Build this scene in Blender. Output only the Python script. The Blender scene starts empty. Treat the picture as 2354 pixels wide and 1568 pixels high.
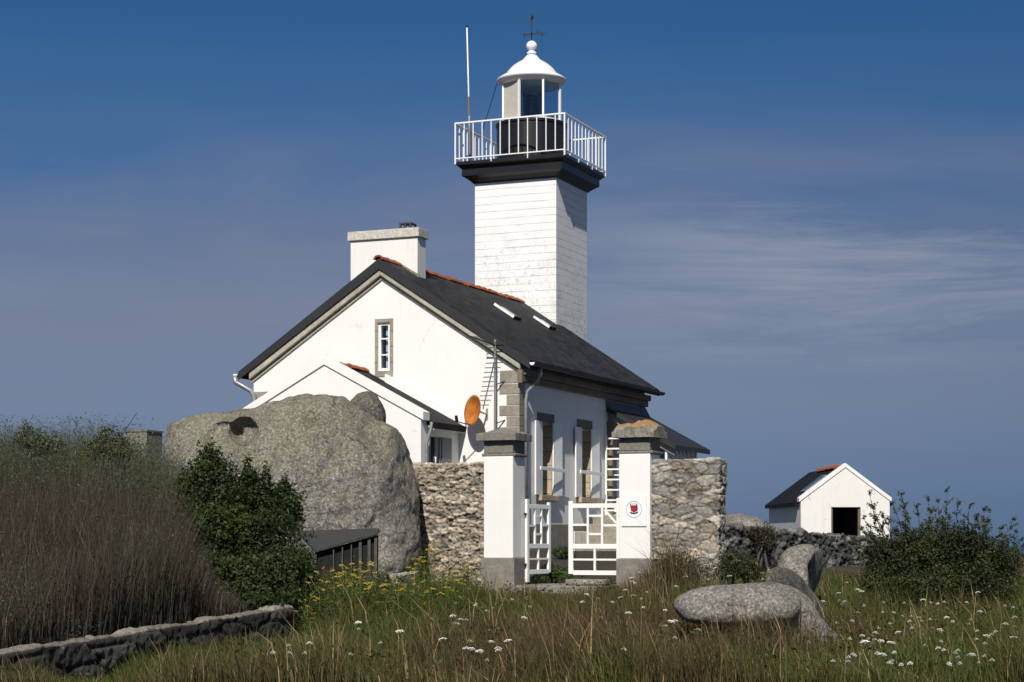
import bpy, bmesh, math, random
import numpy as np
from mathutils import Vector, Matrix, noise
from mathutils.geometry import tessellate_polygon
R = math.radians
random.seed(7); rng = np.random.default_rng(7)
S = bpy.context.scene
COL = S.collection
# ------------------------------------------------------------------ survey of the place
# photograph surveyed in a 2353 x 1568 frame: camera 1.6 m up, level, looking along +Y, horizon on line 1237
F, CX, HY, CZ = 4255.0, 1176.5, 1237.0, 1.6
def W(px, py, Y):
    return Vector(((px-CX)/F*Y, Y, CZ+(HY-py)/F*Y))
TH = -R(22.7); CT, ST = math.cos(R(22.7)), math.sin(R(22.7))
HO = (0.147, 38.0)          # front right corner of the keeper's house
HB = -0.25                  # its base, relative to the eye
def h2w(x, y, Z=HB):        # house axes -> world
    return Vector((HO[0]+CT*x+ST*y, HO[1]-ST*x+CT*y, CZ+Z))
def hx(px, y):              # house x of a column on the plane y = const
    k = (px-CX)/F
    return (k*(HO[1]+CT*y)-HO[0]-ST*y)/(CT+k*ST)
def hy(px, x):
    k = (px-CX)/F
    return (k*(HO[1]-ST*x)-HO[0]-CT*x)/(ST-k*CT)
def zy(py, x, y):           # height over house base
    return (HY-py)/F*(HO[1]-ST*x+CT*y)-HB
# ------------------------------------------------------------------ scene graph helpers
def tag(o, label=None, cat=None, group=None, kind=None):
    if label: o['label'] = label
    if cat: o['category'] = cat
    if group: o['group'] = group
    if kind: o['kind'] = kind
    return o
def thing(name, label, cat, loc=(0, 0, 0), rz=0.0, group=None):
    o = bpy.data.objects.new(name, None); COL.objects.link(o)
    o.empty_display_size = .2
    o.location = loc; o.rotation_euler = (0, 0, rz)
    return tag(o, label, cat, group)
def copy_tree(o, parent=None):
    c = o.copy(); COL.objects.link(c); c.parent = parent
    for ch in list(o.children):
        copy_tree(ch, c)
    return c
class MB:
    def __init__(s): s.v = []; s.f = []; s.c = None
    def add(s, vs, fs):
        n = len(s.v); s.v += [tuple(p) for p in vs]; s.f += [tuple(i+n for i in f) for f in fs]; return s
    def box(s, x0, x1, y0, y1, z0, z1):
        return s.add([(x0,y0,z0),(x1,y0,z0),(x1,y1,z0),(x0,y1,z0),(x0,y0,z1),(x1,y0,z1),(x1,y1,z1),(x0,y1,z1)],
            [(0,3,2,1),(4,5,6,7),(0,1,5,4),(1,2,6,5),(2,3,7,6),(3,0,4,7)])
    def hexa(s, b, t):      # bottom quad, top quad
        return s.add(list(b)+list(t), [(0,3,2,1),(4,5,6,7),(0,1,5,4),(1,2,6,5),(2,3,7,6),(3,0,4,7)])
    def bar(s, a, b, w, h, up=(0, 0, 1)):
        a, b = Vector(a), Vector(b); d = (b-a).normalized(); u = Vector(up)
        if abs(d.dot(u)) > .99: u = Vector((0, 1, 0))
        sx = d.cross(u).normalized()*w/2; sz = sx.cross(d).normalized()*h/2
        return s.hexa([a-sx-sz, a+sx-sz, b+sx-sz, b-sx-sz], [a-sx+sz, a+sx+sz, b+sx+sz, b-sx+sz])
    def tube(s, pts, r, n=8, cap=True):
        pts = [Vector(p) for p in pts]; rs = r if isinstance(r, (list, tuple)) else [r]*len(pts)
        vs = []; fs = []; pu = None
        for i, p in enumerate(pts):
            d = (pts[min(i+1, len(pts)-1)]-pts[max(i-1, 0)]).normalized()
            u = Vector((0, 0, 1)) if pu is None else pu
            if abs(d.dot(u)) > .98: u = Vector((1, 0, 0))
            a = d.cross(u).normalized(); b = a.cross(d).normalized(); pu = b
            for k in range(n):
                t = 2*math.pi*k/n; vs.append(p+(a*math.cos(t)+b*math.sin(t))*rs[i])
        for i in range(len(pts)-1):
            for k in range(n):
                k2 = (k+1) % n; fs.append((i*n+k, i*n+k2, (i+1)*n+k2, (i+1)*n+k))
        if cap: fs += [tuple(range(n))[::-1], tuple((len(pts)-1)*n+k for k in range(n))]
        return s.add(vs, fs)
    def lathe(s, prof, c=(0, 0, 0), n=32, a0=0, a1=2*math.pi):
        full = abs(a1-a0-2*math.pi) < 1e-6; m = n if full else n+1
        vs = [(c[0]+r*math.cos(a0+(a1-a0)*k/n), c[1]+r*math.sin(a0+(a1-a0)*k/n), c[2]+z) for r, z in prof for k in range(m)]
        fs = []
        for i in range(len(prof)-1):
            for k in range(n):
                k2 = (k+1) % m; fs.append((i*m+k, i*m+k2, (i+1)*m+k2, (i+1)*m+k))
        return s.add(vs, fs)
    def prism(s, poly, axis, a0, a1):    # polygon in two axes pushed along the third
        def P(u, v, w): return {'y': (u, w, v), 'x': (w, u, v), 'z': (u, v, w)}[axis]
        n = len(poly); vs = [P(u, v, a0) for u, v in poly]+[P(u, v, a1) for u, v in poly]
        fs = [tuple(range(n)), tuple(range(2*n-1, n-1, -1))]+[(i, n+i, n+(i+1) % n, (i+1) % n) for i in range(n)]
        return s.add(vs, fs)
    def panel(s, outer, holes, axis, a0, a1):   # wall with real openings
        def P(u, v, w): return {'y': (u, w, v), 'x': (w, u, v), 'z': (u, v, w)}[axis]
        loops = [outer]+holes; flat = [p for l in loops for p in l]
        tri = tessellate_polygon([[Vector((p[0], p[1], 0)) for p in l] for l in loops])
        n = len(flat); vs = [P(u, v, a0) for u, v in flat]+[P(u, v, a1) for u, v in flat]
        fs = [tuple(t) for t in tri]+[tuple(i+n for i in reversed(t)) for t in tri]
        k = 0
        for l in loops:
            m = len(l); fs += [(k+i, k+(i+1) % m, n+k+(i+1) % m, n+k+i) for i in range(m)]; k += m
        return s.add(vs, fs)
    def build(s, name, mat, parent=None, smooth=False, bevel=0, cols=None, recalc=True):
        me = bpy.data.meshes.new(name); me.from_pydata(s.v, [], s.f)
        if recalc and len(s.v) < 60000:
            bm = bmesh.new(); bm.from_mesh(me); bmesh.ops.recalc_face_normals(bm, faces=bm.faces); bm.to_mesh(me); bm.free()
        me.materials.append(mat)
        if smooth: me.polygons.foreach_set('use_smooth', [True]*len(me.polygons))
        if cols is not None: put_cols(me, cols)
        o = bpy.data.objects.new(name, me); COL.objects.link(o); o.parent = parent
        if bevel:
            b = o.modifiers.new('edge', 'BEVEL'); b.width = bevel; b.segments = 2; b.limit_method = 'ANGLE'; b.angle_limit = R(40)
        return o
def put_cols(me, cols):
    a = me.color_attributes.new('tint', 'FLOAT_COLOR', 'POINT')
    c = np.ones((len(me.vertices), 4), np.float32); c[:, :3] = np.asarray(cols, np.float32)[:, :3]
    a.data.foreach_set('color', c.ravel())
def np_mesh(name, v, quads=None, tris=None, cols=None, mat=None, parent=None, smooth=False):
    me = bpy.data.meshes.new(name); v = np.asarray(v, np.float32)
    me.vertices.add(len(v)); me.vertices.foreach_set('co', v.ravel())
    ls = []; tot = []
    if quads is not None and len(quads): ls.append(np.asarray(quads, np.int32).ravel()); tot += [4]*len(quads)
    if tris is not None and len(tris): ls.append(np.asarray(tris, np.int32).ravel()); tot += [3]*len(tris)
    ls = np.concatenate(ls); tot = np.array(tot, np.int32)
    me.loops.add(len(ls)); me.loops.foreach_set('vertex_index', ls)
    me.polygons.add(len(tot)); me.polygons.foreach_set('loop_start', np.concatenate([[0], np.cumsum(tot)[:-1]]).astype(np.int32))
    me.polygons.foreach_set('loop_total', tot)
    if smooth: me.polygons.foreach_set('use_smooth', [True]*len(tot))
    me.update(calc_edges=True)
    if cols is not None: put_cols(me, cols)
    if mat: me.materials.append(mat)
    o = bpy.data.objects.new(name, me); COL.objects.link(o); o.parent = parent
    return o
# ------------------------------------------------------------------ materials
def lin(r, g, b): return tuple(((c/255)/12.92 if c/255 < .04045 else ((c/255+.055)/1.055)**2.4) for c in (r, g, b))
class M:
    def __init__(s, name):
        s.m = bpy.data.materials.new(name); s.m.use_nodes = True; s.t = s.m.node_tree; s.n = s.t.nodes; s.l = s.t.links
        s.b = s.n['Principled BSDF']; s.tc = s.n.new('ShaderNodeTexCoord')
    def set(s, **k):
        for a, v in k.items():
            i = s.b.inputs[a.replace('_', ' ')]
            if hasattr(v, 'is_output'): s.l.new(v, i)
            else: i.default_value = (*v, 1) if isinstance(v, tuple) and len(v) == 3 else v
        return s
    def co(s, scale=(1, 1, 1), src='Object'):
        m = s.n.new('ShaderNodeMapping'); m.inputs['Scale'].default_value = scale; s.l.new(s.tc.outputs[src], m.inputs[0]); return m.outputs[0]
    def noise(s, sc, det=4, rough=.55, co=None, out=0, dist=0):
        n = s.n.new('ShaderNodeTexNoise'); n.inputs['Scale'].default_value = sc; n.inputs['Detail'].default_value = det
        n.inputs['Roughness'].default_value = rough; n.inputs['Distortion'].default_value = dist
        s.l.new(co or s.tc.outputs['Object'], n.inputs['Vector']); return n.outputs[out]
    def vor(s, sc, co=None, feat='F1', out='Distance'):
        n = s.n.new('ShaderNodeTexVoronoi'); n.feature = feat; n.inputs['Scale'].default_value = sc
        s.l.new(co or s.tc.outputs['Object'], n.inputs['Vector']); return n.outputs[out]
    def ramp(s, f, stops, interp='LINEAR'):
        r = s.n.new('ShaderNodeValToRGB'); e = r.color_ramp.elements; r.color_ramp.interpolation = interp
        while len(e) < len(stops): e.new(.5)
        for k, (p, c) in enumerate(stops):
            e[k].position = p; e[k].color = (c, c, c, 1) if not isinstance(c, tuple) else (*c, 1)
        s.l.new(f, r.inputs[0]); return r.outputs[0]
    def mix(s, a, b, f=.5, mode='MIX'):
        n = s.n.new('ShaderNodeMix'); n.data_type = 'RGBA'; n.blend_type = mode
        for v, i in ((f, n.inputs[0]), (a, n.inputs[6]), (b, n.inputs[7])):
            if hasattr(v, 'is_output'): s.l.new(v, i)
            else: i.default_value = (*v, 1) if isinstance(v, tuple) else v
        return n.outputs[2]
    def math(s, op, a, b=None, c=None):
        n = s.n.new('ShaderNodeMath'); n.operation = op
        for i, v in enumerate((a, b, c)):
            if v is None: continue
            if hasattr(v, 'is_output'): s.l.new(v, n.inputs[i])
            else: n.inputs[i].default_value = v
        return n.outputs[0]
    def xyz(s, co=None):
        n = s.n.new('ShaderNodeSeparateXYZ'); s.l.new(co or s.tc.outputs['Object'], n.inputs[0]); return n.outputs
    def normal(s):
        g = s.n.new('ShaderNodeNewGeometry'); n = s.n.new('ShaderNodeSeparateXYZ'); s.l.new(g.outputs['Normal'], n.inputs[0]); return n.outputs
    def attr(s, name='tint'):
        n = s.n.new('ShaderNodeAttribute'); n.attribute_name = name; return n.outputs['Color']
    def bump(s, h, strength=.4, dist=.01):
        n = s.n.new('ShaderNodeBump'); n.inputs['Strength'].default_value = strength; n.inputs['Distance'].default_value = dist
        s.l.new(h, n.inputs['Height']); s.l.new(n.outputs[0], s.b.inputs['Normal']); return s
def mat_plain(name, c, rough=.5, metal=0, var=.15, sc=6, bump=0, bsc=60):
    m = M(name); d = tuple(x*(1-var) for x in c); u = tuple(min(1, x*(1+var)) for x in c)
    m.set(Base_Color=m.ramp(m.noise(sc, 6, .65), [(.3, d), (.7, u)]), Roughness=rough, Metallic=metal)
    if bump: m.bump(m.noise(bsc, 4, .6), bump, .006)
    return m.m
def mat_render(name, base=(.80, .785, .755), stain=.5):
    m = M(name)
    big = m.ramp(m.noise(1.1, 6, .6), [(.35, tuple(x*.95 for x in base)), (.65, base)])
    st = m.ramp(m.noise(2.2, 8, .72, co=m.co((1, 1, .35))), [(.60, 0.), (.78, 1.)])
    c = m.mix(big, (.50, .47, .41), m.math('MULTIPLY', st, stain))
    sp = m.ramp(m.noise(26, 5, .7), [(.70, 0.), (.76, 1.)])
    c = m.mix(c, (.36, .34, .30), m.math('MULTIPLY', sp, stain*.8))
    ru = m.ramp(m.noise(1.5, 9, .78, co=m.co((3, 3, .45))), [(.52, 0.), (.80, 1.)])
    c = m.mix(c, (.42, .40, .34), m.math('MULTIPLY', ru, stain*.42))
    dv = m.n.new('ShaderNodeVectorMath'); dv.operation = 'ADD'; m.l.new(m.tc.outputs['Object'], dv.inputs[0]); m.l.new(m.noise(1.2, 5, .65, out=1), dv.inputs[1])
    hc = m.math('MULTIPLY', m.ramp(m.vor(.55, co=dv.outputs[0], feat='DISTANCE_TO_EDGE'), [(0., 1.), (.008, 0.)]), m.ramp(m.noise(.8, 3), [(.52, 0.), (.60, 1.)]))
    c = m.mix(c, (.30, .28, .25), m.math('MULTIPLY', hc, stain*1.1))
    m.set(Base_Color=c, Roughness=.75); m.bump(m.noise(45, 5, .65), .25, .008)
    return m.m
def mat_tower():
    m = M('white_boarded_render'); x, y, z = m.xyz()
    wob = m.math('MULTIPLY', m.noise(1.3, 3), .03)
    fr = m.math('FRACT', m.math('DIVIDE', m.math('ADD', z, wob), .187))
    line = m.math('LESS_THAN', m.math('ABSOLUTE', m.math('SUBTRACT', fr, .5)), .045)
    brk = m.ramp(m.noise(1.6, 4, .6, co=m.co((1, 1, 4))), [(.38, 0.15), (.58, 1.)])
    low = m.math('SUBTRACT', 1.0, m.math('MULTIPLY', m.math('SUBTRACT', z, 5.4), .30))
    dirt = m.ramp(m.noise(2.6, 9, .75), [(.48, 0.), (.66, 1.)])
    pits = m.ramp(m.noise(12, 8, .78), [(.55, 0.), (.61, 1.)])
    n = m.n.new('ShaderNodeClamp'); m.l.new(low, n.inputs[0]); low = n.outputs[0]
    c = m.ramp(m.noise(.9, 5), [(.3, (.76, .755, .74)), (.7, (.83, .82, .80))])
    c = m.mix(c, (.55, .54, .51), m.math('MULTIPLY', dirt, m.math('MULTIPLY', low, .75)))
    c = m.mix(c, (.22, .215, .20), m.math('MULTIPLY', pits, m.math('MULTIPLY', low, .8)))
    c = m.mix(c, (.27, .27, .27), m.math('MULTIPLY', line, m.math('MULTIPLY', brk, .62)))
    m.set(Base_Color=c, Roughness=.7)
    h = m.math('SUBTRACT', m.math('MULTIPLY', m.noise(30, 5, .6), .3), line); m.bump(h, .5, .01)
    return m.m
def mat_slate():
    m = M('slate'); br = m.n.new('ShaderNodeTexBrick'); mp = m.co((1, 1, 1), 'UV'); 
    m.l.new(mp, br.inputs['Vector']); br.inputs['Scale'].default_value = 1; br.inputs['Brick Width'].default_value = .24
    br.inputs['Row Height'].default_value = .13; br.inputs['Mortar Size'].default_value = .006; br.inputs['Mortar Smooth'].default_value = .3
    br.inputs['Color1'].default_value = (.009, .0095, .011, 1); br.inputs['Color2'].default_value = (.034, .034, .035, 1)
    br.inputs['Mortar'].default_value = (.005, .005, .006, 1)
    li = m.ramp(m.noise(1.4, 8, .7), [(.5, 0.), (.75, 1.)])
    c = m.mix(br.outputs['Color'], (.040, .038, .032), m.math('MULTIPLY', li, .5))
    st = m.ramp(m.noise(5, 8, .7, co=m.co((.25, 1, .6))), [(.45, .75), (.65, 1.15)])
    c = m.mix(c, st, 1.0, 'MULTIPLY')
    m.set(Base_Color=c, Roughness=.75, Specular_IOR_Level=.25); m.bump(br.outputs['Fac'], -.5, .006)
    return m.m
def mat_stone(name, c, joint=None, sc=1.0):
    m = M(name); g = m.noise(70, 5, .7); big = m.noise(2.4*sc, 6, .65)
    a = m.ramp(big, [(.3, tuple(x*.72 for x in c)), (.7, tuple(x*1.15 for x in c))])
    a = m.mix(a, m.ramp(g, [(.35, .55), (.65, 1.25)]), .8, 'MULTIPLY')
    li = m.ramp(m.noise(6, 7, .7), [(.62, 0.), (.74, 1.)])
    a = m.mix(a, (.16, .15, .11), m.math('MULTIPLY', li, .5))
    a = m.mix(a, m.ramp(m.noise(13*sc, 8, .8), [(.36, .45), (.5, 1.), (.64, 1.45)]), .75 if sc > 2.5 else .35, 'MULTIPLY')
    if joint:
        z = m.xyz()[2]; fr = m.math('FRACT', m.math('DIVIDE', z, joint)); ln = m.math('LESS_THAN', fr, .05)
        a = m.mix(a, (.06, .055, .05), m.math('MULTIPLY', ln, .8))
    m.set(Base_Color=a, Roughness=.88); m.bump(m.noise(55, 6, .7), .5, .012)
    return m.m
def mat_granite(name, lichen=1.0, tone=1.0):
    m = M(name); gc = 'Object'
    g = m.vor(34, out='Color'); gv = m.xyz(g)[0]
    n1 = m.noise(11, 9, .75); n2 = m.noise(1.2, 5, .6); n3 = m.noise(34, 6, .8)
    t = lambda r, g_, b: (r*tone, g_*tone, b*tone)
    c = m.ramp(n3, [(.36, t(.09, .087, .082)), (.47, t(.24, .232, .22)), (.56, t(.31, .30, .285)), (.65, t(.60, .59, .57))])
    c = m.mix(c, m.ramp(gv, [(0., .70), (1., 1.3)]), .8, 'MULTIPLY')
    sp = m.ramp(m.noise(21, 6, .78), [(.36, .15), (.45, .80), (.58, 1.0), (.66, 1.9)])
    c = m.mix(c, sp, .85, 'MULTIPLY')
    c = m.mix(c, m.ramp(n1, [(.32, .62), (.6, 1.06)]), .6, 'MULTIPLY')
    # lichen: crusty pale rosettes and an olive film on the weathered upper faces
    nz = m.normal()[2]; up = m.ramp(m.math('ADD', nz, m.math('MULTIPLY', m.noise(3.5, 9, .8), 1.3)), [(.80, 0.), (1.55, 1.)])
    c = m.mix(c, m.mix((.80, .78, .52), (.95, .93, .74), m.noise(20, 6, .7)), m.math('MULTIPLY', up, .55*lichen), 'MULTIPLY')
    c = m.mix(c, m.mix((.10, .10, .055), (.21, .20, .14), m.noise(26, 7, .8)), m.math('MULTIPLY', up, .16*lichen))
    ros = m.ramp(m.noise(17, 8, .78, dist=.4), [(.615, 0.), (.66, 1.)])
    c = m.mix(c, (.55, .54, .50), m.math('MULTIPLY', ros, .55*lichen))
    c = m.mix(c, m.ramp(n2, [(.3, .68), (.7, 1.12)]), 1.0, 'MULTIPLY')
    rs = m.ramp(m.noise(1.3, 7, .7, co=m.co((3.2, 3.2, .35))), [(.50, 0.), (.66, 1.)])
    c = m.mix(c, (.52, .50, .46), m.math('MULTIPLY', rs, .75*min(1., lichen+.3)), 'MULTIPLY')
    c = m.mix(c, (1.04, 1.0, .93), 1.0, 'MULTIPLY')
    wv = m.n.new('ShaderNodeMapping'); m.l.new(m.tc.outputs['Object'], wv.inputs[0])
    dn = m.n.new('ShaderNodeVectorMath'); dn.operation = 'ADD'; m.l.new(m.tc.outputs['Object'], dn.inputs[0]); m.l.new(m.noise(1.6, 6, .7, out=1), dn.inputs[1])
    ed = m.vor(.75, co=dn.outputs[0], feat='DISTANCE_TO_EDGE'); ck = m.math('MULTIPLY', m.ramp(ed, [(.0, 1.), (.016, 0.)]), m.ramp(m.noise(.9, 3), [(.50, 0.), (.58, 1.)]))
    c = m.mix(c, (.05, .047, .04), m.math('MULTIPLY', ck, .85))
    m.set(Base_Color=c, Roughness=.9)
    m.bump(m.math('SUBTRACT', m.math('ADD', m.math('MULTIPLY', n3, .5), m.noise(9, 8, .7)), ck), .95, .05)
    return m.m
def mat_rubble(name):
    m = M(name); a = m.attr(); g = m.noise(22, 8, .78); 
    c = m.mix(a, m.ramp(g, [(.34, .35), (.5, .95), (.66, 1.5)]), .95, 'MULTIPLY')
    li = m.ramp(m.noise(9, 8, .75), [(.60, 0.), (.68, 1.)])
    c = m.mix(c, (.42, .41, .36), m.math('MULTIPLY', li, .4))
    m.set(Base_Color=c, Roughness=.92); m.bump(m.noise(30, 8, .75), .9, .03)
    return m.m
def mat_leaf(name, trans=.25, rough=.55):
    m = M(name); a = m.attr()
    m.set(Base_Color=a, Roughness=rough, Specular_IOR_Level=.25)
    tr = m.n.new('ShaderNodeBsdfTranslucent'); m.l.new(a, tr.inputs[0])
    mx = m.n.new('ShaderNodeMixShader'); mx.inputs[0].default_value = trans
    m.l.new(m.b.outputs[0], mx.inputs[1]); m.l.new(tr.outputs[0], mx.inputs[2]); m.l.new(mx.outputs[0], m.n['Material Output'].inputs[0])
    return m.m
def mat_glass(name, tint=(.9, .95, 1), refl=.12):
    m = M(name); m.n.remove(m.b)
    t = m.n.new('ShaderNodeBsdfTransparent'); t.inputs[0].default_value = (*tint, 1)
    g = m.n.new('ShaderNodeBsdfGlossy'); g.inputs['Roughness'].default_value = .03
    lw = m.n.new('ShaderNodeLayerWeight'); lw.inputs[0].default_value = .5
    mx = m.n.new('ShaderNodeMixShader'); m.l.new(m.math('ADD', m.math('MULTIPLY', m.math('POWER', lw.outputs['Facing'], 5.), .8), .03+refl*.2), mx.inputs[0])
    m.l.new(t.outputs[0], mx.inputs[1]); m.l.new(g.outputs[0], mx.inputs[2]); m.l.new(mx.outputs[0], m.n['Material Output'].inputs[0])
    return m.m
WHITE = mat_render('white_render', stain=.34); WHITE_OLD = mat_render('white_render_weathered', (.77, .755, .72), .75)
WHITE_PAINT = mat_plain('white_paint', (.80, .80, .78), .45, 0, .05, 9, .1)
PEEL = M('peeling_white_paint'); PEEL.set(Base_Color=PEEL.mix((.80, .79, .75), (.20, .17, .13), PEEL.ramp(PEEL.noise(9, 8, .75), [(.63, 0.), (.68, .85)])), Roughness=.6); PEEL.bump(PEEL.noise(30, 4), .3, .005); PEEL = PEEL.m
DOME = mat_plain('white_gloss_paint', (.82, .82, .82), .28, 0, .03, 4)
TOWERM = mat_tower(); SLATE = mat_slate()
STONE = mat_stone('dressed_granite', (.30, .27, .215)); CREAM = mat_stone('cream_stone', (.46, .42, .335))
BROWN = mat_stone('brown_stone', (.19, .160, .115)); CAPST = mat_stone('lichened_capstone', (.21, .195, .165), None, 5)
REVEAL = mat_stone('sandstone_reveal', (.46, .37, .24), .30)
CONC = mat_stone('concrete', (.23, .21, .18), None, 2)
SLATEV = mat_plain('slate_verge', (.017, .018, .020), .6, 0, .25, 3, .2)
BLACK = mat_plain('black_paint', (.010, .010, .011), .38, 0, .3, 3, .1, 25)
TILE = mat_plain('terracotta', (.30, .075, .022), .8, 0, .45, 7, .5)
RUST = M('rust'); RUST.set(Base_Color=RUST.ramp(RUST.noise(7, 8, .75), [(.3, (.20, .05, .008)), (.5, (.44, .135, .012)), (.7, (.55, .22, .03))]), Roughness=.85); RUST.bump(RUST.noise(25, 5), .3, .004); RUST = RUST.m
IRON = mat_plain('dark_iron', (.03, .033, .03), .6, .3, .3, 8)
ZINC = mat_plain('grey_zinc', (.30, .31, .32), .4, .5, .2, 5)
GLASS = mat_glass('window_glass', (.9, .95, 1), .0); LANTG = mat_glass('lantern_glass', (.86, .90, .94), .15)
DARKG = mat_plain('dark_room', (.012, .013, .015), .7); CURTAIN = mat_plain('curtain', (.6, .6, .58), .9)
SHADEB = mat_plain('opening_shade', (.006, .006, .006), .9, 0, .4, 14, .4); WOODG = mat_plain('grey_boards', (.07, .066, .06), .85, 0, .3, 10, .4)
FELT = mat_plain('roof_felt', (.034, .033, .033), .85, 0, .3, 9, .5)
BEIGE = mat_plain('grey_cream_panel', (.50, .47, .40), .6, 0, .06)
GREYD = mat_plain('grey_door', (.16, .16, .155), .6)
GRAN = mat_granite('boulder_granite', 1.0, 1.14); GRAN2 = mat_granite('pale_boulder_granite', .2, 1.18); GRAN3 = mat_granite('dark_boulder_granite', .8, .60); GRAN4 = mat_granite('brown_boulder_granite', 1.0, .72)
RUB = mat_rubble('rubble_stone'); LEAF = mat_leaf('leaf'); GRASSM = mat_leaf('grass_blade', .3, .6); STEMM = mat_leaf('stem', 0, .7)
PETAL = mat_plain('white_petal', (.80, .78, .70), .7, 0, .08, 30); YELL = mat_plain('yellow_petal', (.42, .30, .02), .7, 0, .25, 30)
# ------------------------------------------------------------------ keeper's house (house axes: x along the gable, y along the side wall, z over its base)
h = thing('keeper_house', "white keeper's house with dark slate roof and gable window, in front of the lighthouse tower", 'house', h2w(0, 0), TH)
Wd, L = 6.27, 8.06; XR = -3.135; ZE, ZR = 3.89, 6.17; MS = (ZR-ZE)/(XR*-1+.3)
rz = lambda x, d=0.: ZR-MS*abs(x-XR)-d            # roof top line
GB = -1.0
ax0, ax1 = hx(868, 0), hx(896, 0); az0, az1 = zy(853, ax0, 0), zy(742, ax0, 0)
wins = []
for yl, yr in ((.98, 1.96), (3.35, 4.32)): wins.append((yl+.16, yr-.13, 1.18, 2.68))
m = MB()
m.panel([(-Wd, GB), (0, GB), (0, rz(0, .17)), (XR, rz(XR, .17)), (-Wd, rz(-Wd, .17))], [[(ax0, az0), (ax1, az0), (ax1, az1), (ax0, az1)]], 'y', 0, .32)
m.panel([(.32, GB), (L, GB), (L, rz(0, .17)), (.32, rz(0, .17))], [[(a, b), (c, b), (c, d), (a, d)] for a, c, b, d in wins], 'x', -.34, 0)
m.box(-Wd, -Wd+.3, .32, L, GB, rz(-Wd, .17))
m.panel([(-Wd+.3, GB), (-.34, GB), (-.34, rz(-.34, .17)), (XR, rz(XR, .17)), (-Wd+.3, rz(-Wd+.3, .17))], [], 'y', L-.3, L)
m.build('wall', WHITE, h)
MB().box(-.02, .022, .5, L+.01, GB, .55).box(-Wd-.02, .022, -.022, .5, GB, .55).build('plinth', CONC, h, bevel=.006)
# roof with slate courses laid along local uv
m = MB(); y0, y1 = -.13, L+.26; d = .15
top = [(-Wd-.3, rz(-Wd-.3)), (XR, ZR), (.3, ZE)]; bot = [(.3, ZE-d), (XR, ZR-d*1.25), (-Wd-.3, rz(-Wd-.3)-d)]
m.prism(top+bot, 'y', y0, y1)
ro = m.build('roof', SLATE, h); me = ro.data; uv = me.uv_layers.new(name='uv')
for p in me.polygons:
    for li in p.loop_indices:
        v = me.vertices[me.loops[li].vertex_index].co; uv.data[li].uv = (v.y, (v.x-XR)*1.2)
for s in (-1, 1):                                   # dark verge boards and pale stone rake under them
    xe = .3 if s > 0 else -Wd-.3; xa = 0.06 if s > 0 else -Wd-.06
    MB().prism([(XR, ZR-.012), (xe, rz(xe)-.012), (xe, rz(xe)-.19), (XR, ZR-.235)], 'y', -.155, -.132).build('verge_board', SLATEV, ro)
    MB().prism([(XR, rz(XR, .21)), (xa, rz(xa, .18)), (xa, rz(xa, .35)), (XR, rz(XR, .37))], 'y', -.115, 0.).prism(
        [(XR, rz(XR, .372)), (xa, rz(xa, .352)), (xa, rz(xa, .44)), (XR, rz(XR, .46))], 'y', -.04, 0.).build('rake_moulding', CREAM, h, bevel=.02)
# eaves cornice, gutter, downpipe on the side wall
MB().box(0, .10, 0, L, 3.46, 3.60).box(0, .17, 0, L, 3.60, 3.74).box(0, .11, -.12, 0, 3.42, 3.7).build('eaves_cornice', BROWN, h, bevel=.02)
def gutter(x, ends, dz=0):
    m = MB(); n = 10; z = ZE-.06+dz
    sec = [(x+.075*math.cos(math.pi+math.pi*k/n), z+.075*math.sin(math.pi+math.pi*k/n)) for k in range(n+1)]
    sec += [(x+.066*math.cos(2*math.pi-math.pi*k/n), z+.066*math.sin(2*math.pi-math.pi*k/n)) for k in range(n+1)]
    m.prism(sec, 'y', ends[0], ends[1]); return m
g = gutter(.36, (-.17, L+.3)).build('gutter', SLATEV, h)
MB().prism([(.36+.055*math.cos(R(a)), ZE-.06+.06*math.sin(R(a))) for a in range(180, 361, 20)], 'y', -.186, -.172).build('gutter_end', WHITE_PAINT, g, bevel=.004)
MB().tube([(.36, .28, ZE-.13), (.36, .28, ZE-.26), (.30, .27, ZE-.40), (.10, .2, ZE-.62), (.075, .18, ZE-.8), (.075, .18, .45)], .038, 10).build('downpipe', ZINC, h, smooth=True)
g = gutter(-Wd-.36, (-.17, L+.3)).build('gutter', SLATEV, h)
MB().prism([(-Wd-.36+.055*math.cos(R(a)), ZE-.06+.06*math.sin(R(a))) for a in range(180, 361, 20)], 'y', -.186, -.172).build('gutter_end', WHITE_PAINT, g, bevel=.004)
MB().tube([(-Wd-.36, -.2, ZE-.1), (-Wd-.34, -.2, ZE-.24), (-Wd-.18, -.15, ZE-.33), (-Wd-.02, -.09, ZE-.43), (-Wd+.05, -.07, ZE-.56), (-Wd+.05, -.07, 1.2)], .055, 10).build('downpipe', ZINC, h, smooth=True)
# quoins: long and short blocks toothing round each front corner
def quoin(name, xs, side):
    m = MB(); z = .55; k = 0
    while z < 3.42:
        hh = .222; long = k % 2 == 0
        a = .44 if long else .28; b = .28 if long else .44
        if side > 0: m.box(-a, .012, -.012, b, z, z+hh-.012)
        else: m.box(-Wd-.012, -Wd+a, -.012, b, z, z+hh-.012)
        z += hh; k += 1
    if side > 0: m.box(-.43, .010, -.010, .3, z, 3.70)
    else: m.box(-Wd-.010, -Wd+.62, -.010, .3, 3.02, 3.44)
    m.build(name, STONE, h, bevel=.008)
quoin('corner_quoin', 0, 1); quoin('corner_quoin', 0, -1)
MB().box(-.02, .014, L-.42, L+.014, .55, 3.46).build('rear_quoin', BROWN, h, bevel=.006)
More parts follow.
